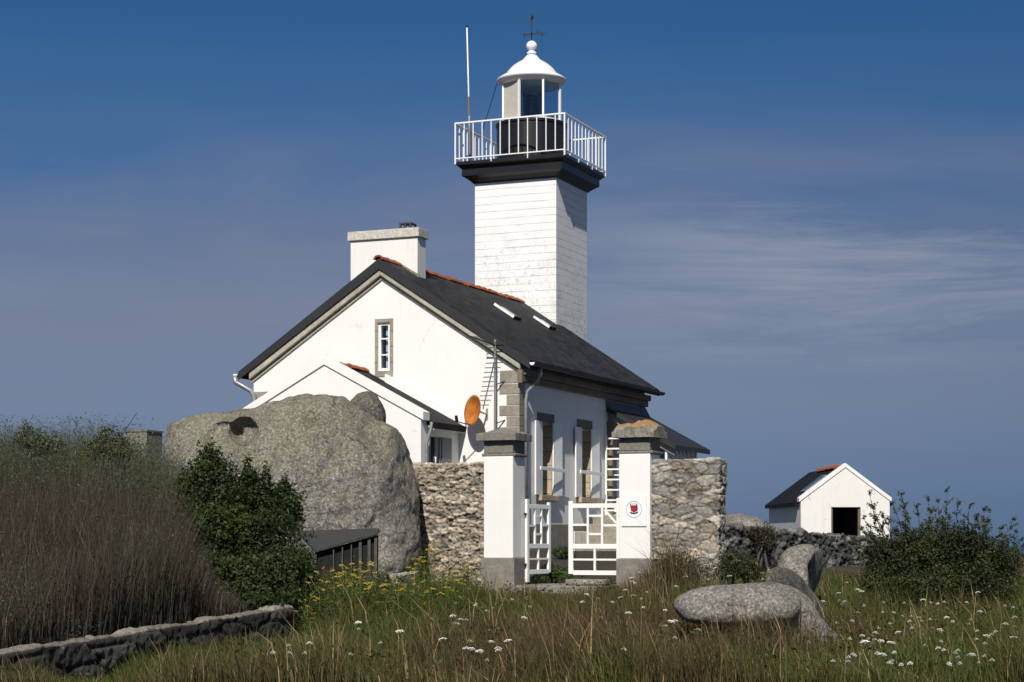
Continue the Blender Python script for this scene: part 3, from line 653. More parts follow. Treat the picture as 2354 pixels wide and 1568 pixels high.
MB().prism([(-.046, .066), (.034, .067), (.040, .052), (-.044, .048)], 'y', -.0225, -.0196).build('shield_chief', WHITE_PAINT, c)
arc = [(.085*math.cos(R(an_)), .085*math.sin(R(an_))*.75-.02) for an_ in range(215, 331, 10)]+[(.062*math.cos(R(an_)), .055*math.sin(R(an_))*.75-.02) for an_ in range(330, 214, -10)]
MB().panel(arc, [], 'y', -.0195, -.0165).build('ribbon', PURP, c)
# gates: one lattice leaf, copied and swung open
def gate_leaf(w):
    g = thing('garden_gate', '', 'gate', (0, 0, 0)); t = .022
    st = MB().box(0, .085, -t, t, -.08, 1.24).build('stile', PEEL, g, bevel=.005)
    MB().box(w-.075, w, -t, t, .06, 1.20).build('stile', PEEL, g, bevel=.005)
    for a_, b_ in ((1.09, 1.16), (.455, .53), (.045, .115)): MB().box(.0855, w-.0755, -t*.9, t*.9, a_, b_).build('rail', PEEL, g, bevel=.004)
    m = MB(); u = .0855; v = w-.0755; q = (v-u); x1, x2 = u+.33*q, u+.66*q; tt = .016
    m.box(x1-.018, x1+.018, -tt, tt, .531, 1.089).box(x2-.018, x2+.018, -tt, tt, .531, 1.089)
    m.box(u, x1-.019, -tt, tt, .80, .835).box(x2+.019, v, -tt, tt, .81, .845).box(x1+.019, x2-.019, -tt, tt, .95, .985).box(x1+.019, x2-.019, -tt, tt, .665, .70)
    xm = (u+v)/2; m.box(xm-.018, xm+.018, -tt, tt, .116, .454).box(u, xm-.019, -tt, tt, .27, .30).box(xm+.019, v, -tt, tt, .27, .30)
    m.build('lattice', PEEL, g, bevel=.003)
    return g
GZ = -.62
g1 = gate_leaf(.88); g1.location = g2w(1.68, .36, GZ); g1.rotation_euler = (0, 0, TH+math.pi)
g1['label'] = 'white wooden gate leaf standing closed against the plaque pillar'; g1['group'] = 'leaves of the garden gate'
MB().bar((.09, .0, .85), (.28, -.0, 1.06), .03, .03).build('brace', PEEL, g1)
g2 = copy_tree(g1); g2.location = g2w(.05, .42, GZ); g2.rotation_euler = (0, 0, TH+R(86))
g2['label'] = 'white wooden gate leaf swung open, seen edge-on beside the plain capstone pillar'
for ch in list(g2.children):
    if ch.name.startswith('brace'): bpy.data.objects.remove(ch)
for zz in (.2, 1.0): MB().bar((-.05, .0, zz), (.0, 0, zz), .03, .04).build('hinge', IRON, g2)
# ------------------------------------------------------------------ white hut on the right
HX_, HYY = 7.8, 50.0; al = R(3.0)
hu = thing('white_hut', 'small white gabled hut with open dark doorway beyond the low rubble wall', 'hut', (HX_+1.2, HYY, CZ-.45), al)
b = .45; w2 = 1.215; dep = 4.5; ez, apz = 1.10+b, 2.0+b
xd0 = (1910-CX)/F*50-HX_-1.2; xd1 = (1978-CX)/F*50-HX_-1.2; dz = (HY-1166)/F*50+b
m = MB().panel([(-w2, -.5), (w2, -.5), (w2, ez), (0, apz), (-w2, ez)], [[(xd0, -.45), (xd1, -.45), (xd1, dz), (xd0, dz)]], 'y', 0, .25)
m.box(-w2, -w2+.25, .25, dep, -.5, ez-.08).box(w2-.25, w2, .25, dep, -.5, ez-.08)
m.panel([(-w2+.25, -.5), (w2-.25, -.5), (w2-.25, ez), (0, apz-.2), (-w2+.25, ez)], [], 'y', dep-.25, dep)
m.build('wall', mat_render('hut_limewash', (.74, .72, .685), .95), hu, bevel=.01)
r = MB(); hs = (apz-ez)/w2
for s in (-1, 1): r.prism([(0, apz-.06), (s*(w2+.10), apz-.06-hs*(w2+.10)), (s*(w2+.10), apz-.16-hs*(w2+.10)), (0, apz-.16)], 'y', .255, dep+.1)
hr = r.build('roof', SLATE, hu)
r = MB(); 
for s in (-1, 1): r.prism([(0, apz+.03), (s*(w2+.05), apz+.03-hs*(w2+.05)), (s*(w2+.05), apz-.09-hs*(w2+.05)), (0, apz-.09)], 'y', -.03, .252)
r.build('gable_coping', WHITE_OLD, hu, bevel=.01)
ridge(hr, .28, dep-1.4, 0, apz-.10, .11); 
MB().box(xd0+.003, xd0+.05, .05, .12, -.45, dz-.003).box(xd1-.06, xd1-.003, .05, .12, -.45, dz-.003).build('doorpost', mat_plain('old_wood', (.12, .09, .05), .8), hu)
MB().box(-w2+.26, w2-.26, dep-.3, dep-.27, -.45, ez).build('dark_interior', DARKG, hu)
xs = -w2*.55; C = lambda x, y, o: Vector((x, y, apz-.06+hs*x))+Vector((-hs, 0, 1)).normalized()*o
f = MB().hexa([C(-.95, .55, -.02), C(-.95, 1.15, -.02), C(-.35, 1.15, -.02), C(-.35, .55, -.02)], [C(-.95, .55, .07), C(-.95, 1.15, .07), C(-.35, 1.15, .07), C(-.35, .55, .07)]).build('skylight', ZINC, hu)
MB().hexa([C(-.90, .60, .072), C(-.90, 1.10, .072), C(-.40, 1.10, .072), C(-.40, .60, .072)], [C(-.90, .60, .078), C(-.90, 1.10, .078), C(-.40, 1.10, .078), C(-.40, .60, .078)]).build('pane', mat_plain('hut_skylight_pane', (.03, .035, .04), .08), f)
# ------------------------------------------------------------------ distant house, left
Yd = 60.0; dh = thing('distant_house', 'distant stone house with orange roof tiles and a square chimney, behind the tall grass', 'house', ((255-CX)/F*Yd, Yd, CZ-.6), R(-22))
cxp = (330-CX)/F*Yd-(255-CX)/F*Yd; zr_ = (HY-1026)/F*Yd+.6
MB().box(-1.2, .9, -1.5, 1.5, -.6, zr_-1.0).prism([(-1.5, zr_-1.0), (1.5, zr_-1.0), (0, zr_-.12)], 'x', -1.2, .9).build('wall', CREAM, dh)
m = MB()
for s in (-1, 1): m.prism([(0, zr_), (s*1.7, zr_-1.05), (s*1.7, zr_-1.17), (0, zr_-.12)], 'x', -1.25, .84)
dr = m.build('roof', TILE, dh)
MB().box(.85, 1.65, -.45, .45, -.6, (HY-996)/F*Yd+.6).build('chimney', mat_stone('chimney_rubble', (.24, .22, .18), .2, 3), dh)
MB().box(.82, 1.68, -.48, .48, (HY-996)/F*Yd+.6, (HY-992)/F*Yd+.6).build('chimney_cap', CAPST, dh)

# ------------------------------------------------------------------ terrain
def sst(a, b, x): t = np.clip((x-a)/(b-a), 0, 1); return t*t*(3-2*t)
def xw(Y): return np.where(Y < 20.5, -4.28+.358*(Y-15.5), -2.49+.12*(Y-20.5))     # line of the low retaining wall
def wtop(Y): return -.97+.038*(Y-15.5)
def G(X, Y):
    X = np.asarray(X, float); Y = np.asarray(Y, float)
    b = -1.6+.0256*np.minimum(Y, 45.)
    b = b+.05*np.sin(X*1.3+Y*.7)*np.sin(Y*.9-X*.4)*sst(.6, 2., np.abs(X-.6)+np.abs(Y-28.6)*.3)
    m = sst(30.2, 37.5, Y)*(1-sst(5., 9., X))*(1-sst(8., 14., -X))*(1-sst(52., 60., Y)); b = b+(-.28-b)*m
    d = xw(Y)-X; b = b-.17*np.exp(-((d+.35)/.55)**2)*(d < .16)*(1-sst(20., 21.5, Y)); k = sst(.16, .34, d)*(1-sst(25., 29., Y)); b = b+(np.maximum(wtop(Y)-.03+.035*np.minimum(d, 6), b)-b)*k
    b = b-4.6*sst(54., 92., Y)
    return b
def gz(x, y): return float(G(x, y))+CZ
def ground_hit(px, py, hgt):
    best = None
    for Y in np.arange(14.5, 46, .1):
        z = float(G((px-CX)/F*Y, Y))+hgt
        if HY-F*z/Y <= py: return Y
    return 46.
xs = np.concatenate([[-600, -250, -100, -50, -30, -20], np.arange(-15, 15.01, .2), [17, 20, 25, 30, 50, 100, 250, 600]])
ys = np.concatenate([[-60, -20, -5], np.arange(0, 34, .2), np.arange(34, 60, .6), [62, 65, 68, 72, 76, 80, 85, 90, 95, 110]])
XX, YY = np.meshgrid(xs, ys, indexing='ij'); ZZ = G(XX, YY)+CZ
v = np.stack([XX, YY, ZZ], -1).reshape(-1, 3); nx, ny = len(xs), len(ys)
ii, jj = np.meshgrid(np.arange(nx-1), np.arange(ny-1), indexing='ij'); ii = ii.ravel(); jj = jj.ravel()
m = M('dry_heath_soil'); m.set(Base_Color=m.mix(m.ramp(m.noise(1.2, 7, .7), [(.35, (.030, .026, .013)), (.65, (.062, .047, .028))]), m.ramp(m.noise(24, 6, .75), [(.3, .5), (.7, 1.3)]), .9, 'MULTIPLY'), Roughness=.95); m.bump(m.noise(18, 8, .75), .9, .06)
tag(np_mesh('ground', v, np.stack([ii*ny+jj, (ii+1)*ny+jj, (ii+1)*ny+jj+1, ii*ny+jj+1], -1), None, None, m.m, smooth=True), kind='structure')
m = M('sea_water'); w1 = m.noise(.05, 8, .7, co=m.co((1, 6, 1))); foam_glints = m.ramp(m.noise(.035, 9, .75, co=m.co((1, 9, 1))), [(.66, 0.), (.70, 1.)])
m.set(Base_Color=m.mix(m.ramp(w1, [(.3, (.030, .075, .15)), (.7, (.065, .13, .22))]), (.75, .78, .8), foam_glints), Roughness=.35); m.bump(m.noise(.6, 6, .7), .5, .3)  # bright specks paint sun sparkle along with whitecap foam
np_mesh('sea', [(-30000, 30, CZ-4.4), (30000, 30, CZ-4.4), (30000, 40000, CZ-4.4), (-30000, 40000, CZ-4.4)], [(0, 1, 2, 3)], None, None, m.m)['kind'] = 'structure'
# concrete threshold at the gate
m = MB()
def gbox(m, x0, x1, y0, y1, z0, z1):
    P = lambda x, y, zz: g2w(x, y, zz)
    m.hexa([P(x0, y0, z0), P(x1, y0, z0), P(x1, y1, z0), P(x0, y1, z0)], [P(x0, y0, z1), P(x1, y0, z1), P(x1, y1, z1), P(x0, y1, z1)])
gbox(m, .012, 1.465, -.22, 1.3, -1.1, -.735); gbox(m, .80, 1.462, .18, .52, -.730, -.64)
tag(m.build('path', CONC, bevel=.02), kind='structure')
# ------------------------------------------------------------------ boulders
def blob(m, outline, Y, depth, seed, amp=.06, p=2.4, nt=160, nf=72, dents=(), lean=0., nsc=1.0, cpx=None, shx=0.):
    pts = [Vector(((x-CX)/F*Y, 0, (HY-y)/F*Y)) for x, y in outline]
    c = Vector((sum(q.x for q in pts)/len(pts), 0, sum(q.z for q in pts)/len(pts))) if cpx is None else Vector(((cpx[0]-CX)/F*Y, 0, (HY-cpx[1])/F*Y))
    ang = sorted((math.atan2(q.z-c.z, q.x-c.x), (q-c).length) for q in pts)
    A = np.array([a for a, _ in ang]); Rr = np.array([r for _, r in ang])
    A3 = np.concatenate([A-2*math.pi, A, A+2*math.pi]); R3 = np.concatenate([Rr]*3)
    th = np.linspace(-math.pi, math.pi, nt, endpoint=False)
    # straight polygon edges in polar form, lightly rounded
    P3 = np.stack([R3*np.cos(A3), R3*np.sin(A3)], -1); r = []
    for t in th:
        k = np.searchsorted(A3, t); a, b = P3[k-1], P3[k]; dx, dz = math.cos(t), math.sin(t)
        e = b-a; den = dx*e[1]-dz*e[0]; r.append((a[0]*e[1]-a[1]*e[0])/den if abs(den) > 1e-9 else np.hypot(*a))
    r = np.array(r); 
    for _ in range(3): r = (np.roll(r, 1)+2*r+np.roll(r, -1))/4
    vs = []; fs = []
    for j in range(nf+1):
        f = -math.pi/2+math.pi*j/nf; cr = max(0., math.cos(f))**(2/p); sd = math.copysign(abs(math.sin(f))**(2/p), math.sin(f))
        for i in range(nt):
            q = Vector((c.x+r[i]*cr*math.cos(th[i]), sd*depth, c.z+r[i]*cr*math.sin(th[i]))); q.y += lean*(q.z-c.z)+shx*(q.x-c.x)
            n = Vector((math.cos(th[i])*cr, sd, math.sin(th[i])*cr)).normalized()
            s = q*nsc+Vector((seed*7.3, seed, 0))
            dsp = amp*(noise.fractal(s*1.1, 1., 2., 4)*.9+noise.fractal(s*5, .8, 2.1, 5)*.26)
            for (dx, dy, rx, ry, dd) in dents:
                u = ((q.x-(dx-CX)/F*Y)/rx)**2+((q.z-(HY-dy)/F*Y)/ry)**2
                if sd < 0: q.y += dd*max(0., 1-u)**.6 if u < 1 else 0
            q += n*dsp; vs.append((q.x, q.y+Y, q.z+CZ))
    for j in range(nf):
        for i in range(nt): fs.append((j*nt+i, j*nt+(i+1) % nt, (j+1)*nt+(i+1) % nt, (j+1)*nt+i))
    return m.add(vs, fs)
def boulder(label, mat, parts, group=None):
    m = MB()
    for a in parts: blob(m, **a)
    V = np.array(m.v); c = V.mean(0); c[2] = V[:, 2].min(); m.v = [tuple(q-c) for q in V]
    o = m.build('boulder', mat, None, smooth=True); o.location = c
    return tag(o, label, 'boulder', group)
boulder('huge lichened granite boulder with a dark hollow, in front of the annex gable', GRAN, [dict(outline=[(383, 1020), (400, 985), (450, 962), (540, 952), (600, 936), (680, 921), (760, 914), (800, 917), (822, 940), (868, 968), (914, 988), (936, 1030), (950, 1085), (961, 1150), (965, 1240), (962, 1320), (930, 1400), (600, 1420), (380, 1400), (372, 1150)], Y=29.3, depth=1.7, seed=1, amp=.105, p=2.7, nt=320, nf=160, cpx=(680, 1170),
    dents=((588, 1004, .23, .22, .40), (545, 1015, .30, .22, .22), (530, 1060, .3, .2, .05), (690, 1330, .9, .5, .12), (868, 1010, .22, .25, .09), (880, 965, .25, .07, .12)))])
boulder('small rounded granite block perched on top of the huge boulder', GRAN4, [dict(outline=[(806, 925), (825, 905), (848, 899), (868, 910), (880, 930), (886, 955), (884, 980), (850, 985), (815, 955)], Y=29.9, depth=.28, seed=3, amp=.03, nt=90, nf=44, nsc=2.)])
boulder('pale rounded granite boulder lying lowest of the right-hand heap, undercut below', GRAN2, [
    dict(outline=[(1547, 1396), (1556, 1374), (1590, 1356), (1640, 1345), (1720, 1339), (1780, 1337), (1815, 1347), (1838, 1372), (1836, 1400), (1818, 1424), (1760, 1438), (1700, 1444), (1620, 1440), (1568, 1428)], Y=18.9, depth=.36, seed=5, amp=.018, p=2.7, lean=.18, shx=-.15, nt=190, nf=90),
    dict(outline=[(1770, 1350), (1800, 1341), (1830, 1354), (1862, 1378), (1880, 1412), (1905, 1440), (1945, 1472), (1957, 1500), (1950, 1560), (1760, 1560), (1755, 1440)], Y=19.3, depth=.36, seed=6, amp=.022, p=2.3, shx=.55, lean=.15, nt=140, nf=70)])
boulder('long curved dark granite boulder lying behind the pale undercut one', GRAN3, [dict(outline=[(1740, 1310), (1765, 1299), (1802, 1302), (1841, 1325), (1868, 1354), (1896, 1382), (1914, 1400), (1918, 1418), (1904, 1434), (1884, 1436), (1850, 1425), (1770, 1400), (1735, 1360)], Y=20.9, depth=.26, seed=8, amp=.03, p=2.2, shx=1.35, lean=-.10, nt=150, nf=70)])  # darker lichened granite; its tone also carries the shaded lower right side
boulder('upright split granite boulder highest of the right-hand heap', GRAN2, [
    dict(outline=[(1794, 1276), (1812, 1259), (1845, 1250), (1868, 1253), (1876, 1264), (1866, 1282), (1852, 1302), (1850, 1360), (1800, 1370), (1780, 1320)], Y=22.4, depth=.25, seed=9, amp=.022, p=3.0, lean=.5, shx=.1, nt=120, nf=60),
    dict(outline=[(1846, 1290), (1864, 1264), (1876, 1256), (1893, 1268), (1901, 1300), (1897, 1332), (1880, 1356), (1862, 1375), (1848, 1385), (1840, 1340)], Y=22.85, depth=.15, seed=10, amp=.02, p=3., shx=2.6, lean=-.45, nt=110, nf=56)])
boulder('low pale granite outcrop seen over the rubble wall beside the hut', GRAN2, [dict(outline=[(1655, 1205), (1675, 1183), (1705, 1180), (1735, 1188), (1765, 1206), (1790, 1240), (1780, 1290), (1650, 1290), (1640, 1230)], Y=44., depth=1.2, seed=11, amp=.06, nt=120, nf=50)])
# ------------------------------------------------------------------ dry stone walls
def stone_wall(label, name, p0, p1, thick, z0, z1, cell, amp, cols, res, seed, wob=.03, dark=.5, z1b=None, topcol=None, jd=.22):
    p0 = Vector(p0); p1 = Vector(p1); d = (p1-p0); Ln = d.length; d.normalize(); nn = Vector((d.y, -d.x))   # nn faces the camera side
    z1b = z1 if z1b is None else z1b
    r = min(.05, thick*.2); sx, sy = Ln, thick
    nu = max(4, int(Ln/res)); nw = max(3, int(thick/res)); nv = max(4, int((max(z1, z1b)-z0)/res))
    V = []; Fc = []; C = []; idx = {}
    def vert(i, j, k):
        key = (i, j, k)
        if key in idx: return idx[key]
        u = i/nu; H = (z1+(z1b-z1)*u)-z0; q = Vector((u*sx, j/nw*sy, k/nv*H))
        inn = Vector((min(max(q.x, r), sx-r), min(max(q.y, r), sy-r), min(max(q.z, r), H-r))); n = q-inn
        n = n.normalized() if n.length > 1e-6 else Vector((0, -1, 0))
        q = inn+n*r
        s = Vector((q.x/cell[0], q.y/cell[0], q.z/cell[1]))+Vector((seed*3.1, seed*1.7, seed)); s += Vector((noise.noise(s*1.7), noise.noise(s*1.7+Vector((5, 0, 0))), noise.noise(s*1.7+Vector((0, 5, 0)))))*.38
        ds, ps = noise.voronoi(s); e = ds[1]-ds[0]; f = min(1., max(0., e/.17)); f = f*f*(3-2*f)
        hsh = noise.cell_vector(ps[0]*3.7+Vector((.3, .3, .3))); hv = hsh[0]
        dsp = amp*(f-.75)+amp*.75*(hv-.5)+amp*.5*noise.fractal(q*14, .9, 2.1, 4)
        w = wob*noise.noise(Vector((q.x*1.4, seed, q.z*1.4)))
        if n.z > .5: dsp += wob*1.6*noise.noise(Vector((q.x*2.2, seed+4, 0)))
        q += n*(dsp+w)
        X = p0.x+d.x*q.x-nn.x*(q.y); Y = p0.y+d.y*q.x-nn.y*(q.y)
        idx[key] = len(V); V.append((X, Y, CZ+z0+q.z))
        a, b = Vector(cols[int(hsh[1]*997) % len(cols)]), Vector(cols[int(hsh[2]*991) % len(cols)])
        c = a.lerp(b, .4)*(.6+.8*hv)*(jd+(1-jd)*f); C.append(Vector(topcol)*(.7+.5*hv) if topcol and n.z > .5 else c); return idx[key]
    def quad(a, b, c, dd): Fc.append((vert(*a), vert(*b), vert(*c), vert(*dd)))
    for i in range(nu):
        for k in range(nv): quad((i, 0, k), (i+1, 0, k), (i+1, 0, k+1), (i, 0, k+1)); quad((i+1, nw, k), (i, nw, k), (i, nw, k+1), (i+1, nw, k+1))
        for j in range(nw): quad((i, j, nv), (i+1, j, nv), (i+1, j+1, nv), (i, j+1, nv))
    for j in range(nw):
        for k in range(nv): quad((0, j+1, k), (0, j, k), (0, j, k+1), (0, j+1, k+1)); quad((nu, j, k), (nu, j+1, k), (nu, j+1, k+1), (nu, j, k+1))
    Va = np.array(V); c = Va.mean(0); c[2] = Va[:, 2].min()
    o = np_mesh(name, Va-c, Fc, None, np.array(C), RUB); o.location = c
    return tag(o, label, 'stone wall')
g2 = lambda x, y: (g2w(x, y).x, g2w(x, y).y)
BEI = [(.46, .385, .30), (.40, .34, .27), (.34, .28, .21), (.50, .44, .36)]; GRYS = [(.38, .345, .29), (.31, .29, .25), (.40, .32, .22), (.34, .32, .285), (.44, .40, .34), (.24, .215, .18)]
stone_wall('beige rough stone wall between the huge boulder and the plain capstone pillar', 'stone_wall', g2(-1.82, .07), g2(-.505, .07), .45, -1.2, 1.19, (.18, .055), .036, BEI, .016, 2)
stone_wall('square grey stone wall block beside the plaque pillar', 'stone_wall', g2(2.265, .06), g2(3.33, .06), .42, -1.2, 1.20, (.27, .14), .024, GRYS, .0145, 6, .02, jd=.48)
def px2(px, Y): return ((px-CX)/F*Y, Y)
stone_wall('long low dark rubble wall running from the stone block to the hut', 'rubble_wall', px2(1640, 31.), px2(2140, 37.), .5, -1.4, .24, (.17, .11), .055, [(.07, .066, .062), (.045, .043, .04), (.11, .105, .10), (.20, .195, .185)], .026, 9, .06, z1b=-.12)
stone_wall('low crumbling mortared retaining wall under the tall grass', 'retaining_wall', (-5.4, 12.4), (-2.43, 20.7), .20, -1.75, -1.085, (.7, .20), .022, [(.06, .053, .043), (.040, .035, .028), (.085, .077, .065)], .022, 12, .016, z1b=-.755, topcol=(.24, .215, .17))  # pale topcol: mortar coping with grazing sunlight painted into its tone
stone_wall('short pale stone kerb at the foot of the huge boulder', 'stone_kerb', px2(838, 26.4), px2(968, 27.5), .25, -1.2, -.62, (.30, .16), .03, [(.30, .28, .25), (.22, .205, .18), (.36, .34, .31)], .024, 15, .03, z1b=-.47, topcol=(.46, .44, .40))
# ------------------------------------------------------------------ lean-to by the boulder, shade of its opening painted as a black front
Yf, Yb = 25.6, 27.2
le = thing('plank_shed', 'low plank lean-to shed with a shaded open front against the huge boulder', 'shed', (*W(790, 1300, 26.2).xy, gz(W(790, 1300, 26.2).x, 26.2)))
o_ = Vector(le.location); A, B = W(722, 1262, Yf)-o_, W(868, 1222, Yf)-o_; Cc, D = W(872, 1214, Yb)-o_, W(684, 1220, Yb)-o_
dn = Vector((0, 0, .045)); m = MB().hexa([A-dn, B-dn, Cc-dn, D-dn], [A, B, Cc, D])
m.build('roof', FELT, le, bevel=.01)
m = MB(); n = 8
for k in range(n):
    a = A.lerp(B, (k+.0)/n)-dn+Vector((0, .10, 0)); b = A.lerp(B, (k+.999)/n)-dn+Vector((0, .10, 0)); zb_ = -.30
    m.hexa([(a.x, a.y, zb_), (b.x, b.y, zb_), (b.x, b.y+.02, zb_), (a.x, a.y+.02, zb_)], [a, b, b+Vector((0, .02, 0)), a+Vector((0, .02, 0))])
m.build('shaded_opening', SHADEB, le)  # black sheet standing in for the shade inside the open front
for q in (.02, .30, .44, .58, .72, .86, .965):
    a = A.lerp(B, q)-dn+Vector((0, .06, 0)); MB().box(a.x-(.008 if q < .7 else .02), a.x+(.008 if q < .7 else .02), a.y-.018, a.y+.018, -.30, a.z).build('post', WOODG, le)
c2 = B-dn; MB().hexa([(c2.x-.05, c2.y+.1, -.3), (c2.x-.03, c2.y+.1, -.3), (Cc.x-.05, Cc.y-.05, -.3), (Cc.x-.07, Cc.y-.05, -.3)], [c2+Vector((-.05, .1, 0)), c2+Vector((-.03, .1, 0)), Cc-dn+Vector((-.05, -.05, 0)), Cc-dn+Vector((-.07, -.05, 0))]).build('end_wall', WOODG, le)
# ------------------------------------------------------------------ vegetation
def blades(name, pos, h, w, lean, c0, c1=None, mat=GRASSM, parent=None, mk=.5):
    n = len(pos); c1 = c0 if c1 is None else c1
    az = rng.uniform(0, 2*math.pi, n); wd = np.stack([np.cos(az), np.sin(az)*.6, np.zeros(n)], -1)*(w/2)[:, None]
    l3 = np.concatenate([lean, np.zeros((n, 1))], 1); upv = np.array([0, 0, 1.])
    mid = pos+upv*(h*.55)[:, None]+l3*(h*.22)[:, None]; tip = pos+upv*(h*(1-.35*np.minimum(1, (lean**2).sum(1))))[:, None]+l3*(h*.75)[:, None]
    V = np.stack([pos-wd, pos+wd, mid-wd*.75, mid+wd*.75, tip], 1).reshape(-1, 3)
    b = np.arange(n)*5; Q = np.stack([b, b+1, b+3, b+2], -1); T = np.stack([b+2, b+3, b+4], -1)
    Cm = c0*(1-mk)+c1*mk; C = np.stack([c0, c0, Cm, Cm, c1], 1).reshape(-1, 3)
    return np_mesh(name, V, Q, T, C, mat, parent)
def leaves(name, pos, nrm, size, cols, mat=LEAF, parent=None, asp=.55):
    n = len(pos); t = rng.normal(size=(n, 3)); t -= nrm*(t*nrm).sum(1)[:, None]; t /= np.linalg.norm(t, axis=1)[:, None]+1e-9
    s = np.cross(nrm, t); a = t*size[:, None]; b = s*(size*asp)[:, None]
    V = np.stack([pos-a, pos-b*.9+nrm*(size*.12)[:, None], pos+a, pos+b*.9+nrm*(size*.12)[:, None]], 1).reshape(-1, 3)
    k = np.arange(n)*4; Q = np.stack([k, k+1, k+2, k+3], -1)
    return np_mesh(name, V, Q, None, np.repeat(cols, 4, 0), mat, parent)
def fnoise(P, sc, seed=0, oct=3): return np.array([noise.fractal(Vector((p[0]*sc+seed, p[1]*sc, (p[2] if len(p) > 2 else 0)*sc+seed)), 1., 2., oct) for p in P])
def cmix(a, b, f): return np.asarray(a)[None]*(1-f[:, None])+np.asarray(b)[None]*f[:, None]
def boulder_free(P):       # keep stalks out of stone, threshold and pillars
    x, y = P[:, 0], P[:, 1]; k = np.ones(len(P), bool)
    for cx, cy, rx, ry in ((-3.55, 29.3, 1.95, 1.5), (2.30, 18.9, .70, .42), (3.08, 19.3, .48, .42), (3.2, 20.9, .45, .4), (3.52, 22.4, .32, .3)):
        k &= ((x-cx)/rx)**2+((y-cy)/ry)**2 > 1
    gx = CT*(x-GO[0])-ST*(y-GO[1]); gy = ST*(x-GO[0])+CT*(y-GO[1])
    k &= ~((gx > -.53) & (gx < 1.5) & (gy > -.24) & (gy < 1.3)); k &= ~((gx > -1.9) & (gx < 3.4) & (gy > .02) & (gy < .6))
    return k
N = 230000
Y = 14.3+17.2*rng.random(N)**1.15; X = (rng.random(N)*2-1)*(.285*Y+.5); P = np.stack([X, Y], -1)
d = xw(Y)-X; k = boulder_free(P) & ((d < 0) | (Y > 25.5)) & ~((d > -.02) & (Y < 21)); P = P[k]; X, Y = P[:, 0], P[:, 1]; n = len(P)
f1 = fnoise(P, .55, 3); f2 = fnoise(P, 1.6, 9); f3 = fnoise(P, .28, 21); pxx = CX+F*X/Y
hgt = np.maximum(.21+.15*f1+.12*f2, .06)*rng.uniform(.5, 1.5, n)
hgt *= 1-.65*(1-sst(.6, 1.6, np.abs(X-.45)))*sst(25.0, 27.5, Y)                       # worn ground before the gate
hgt *= 1+.8*np.exp(-((X-2.35)/.6)**2-((Y-27.)/1.0)**2)+.5*np.exp(-((X-1.5)/.35)**2-((Y-27.4)/.8)**2)
hgt *= 1+.25*(1-sst(15.5, 17.5, Y))
hgt *= 1-.6*np.exp(-((X-xw(Y)-.1)/.6)**2)*(Y < 21.5)
hgt *= 1-.62*1.25*np.exp(-((X-2.6)/1.0)**2-((Y-18.2)/.8)**2); hol = fnoise(P, 1.1, 77); hgt *= np.clip(1+.9*hol, .35, 1.7)
br = np.clip(.46+1.5*f3+.7*f1-.45*sst(2.4, 4.2, X)+.25*np.exp(-((X-2.2)/.7)**2-((Y-27)/1.2)**2)+rng.normal(0, .22, n), 0, 1)
grn = cmix((.072, .086, .020), (.040, .052, .014), rng.random(n)); brn = cmix((.088, .064, .030), (.056, .041, .024), rng.random(n))
col = grn*(1-br[:, None])+brn*br[:, None]; st_ = rng.random(n) < .028; col[st_] = cmix((.30, .22, .12), (.20, .15, .08), rng.random(st_.sum())); hgt[st_] *= 1.35
col *= rng.uniform(.65, 1.5, n)[:, None]; col *= np.array([1.10, 1.05, .95])
lean = rng.normal(0, .32, (n, 2))+np.array([-.18, 0])
pos = np.stack([X, Y, G(X, Y)+CZ-.02], -1)
tag(blades('meadow_grass', pos, hgt, rng.uniform(.006, .013, n), lean, col, col*1.15), 'rough brown and green meadow grass before the gate', 'grass', kind='stuff')
# leafy ground cover in the meadow, greener to the right
N = 70000; Y = 15+16*rng.random(N)**1.1; X = (rng.random(N)*2-1)*(.285*Y+.4); P = np.stack([X, Y], -1); dn_ = fnoise(P, .7, 40)
dens = np.clip(.26+.9*sst(2.8, 4.6, X)*(1-.4*sst(19, 16, Y))+.8*np.exp(-((X-1.28)/.22)**2-((Y-25.6)/.5)**2)*2+.55*np.exp(-((X+1.2)/.9)**2-((Y-23.5)/1.8)**2)+.5*dn_, 0, 1)
k = (rng.random(N) < dens*.8) & boulder_free(P) & (xw(Y)-X < -.05); X, Y = X[k], Y[k]; n = len(X)
hh = (.05+.20*rng.random(n))*(1+.7*np.exp(-((X-1.28)/.25)**2-((Y-25.6)/.5)**2)); nr = rng.normal(size=(n, 3)); nr[:, 2] = np.abs(nr[:, 2])+.3; nr /= np.linalg.norm(nr, axis=1)[:, None]
c = cmix((.045, .075, .014), (.085, .10, .018), rng.random(n)**2)*rng.uniform(.6, 1.2, n)[:, None]
tag(leaves('ground_cover', np.stack([X, Y, G(X, Y)+CZ+hh], -1), nr, rng.uniform(.014, .034, n), c), 'low leafy weeds growing through the meadow', 'weeds', kind='stuff')
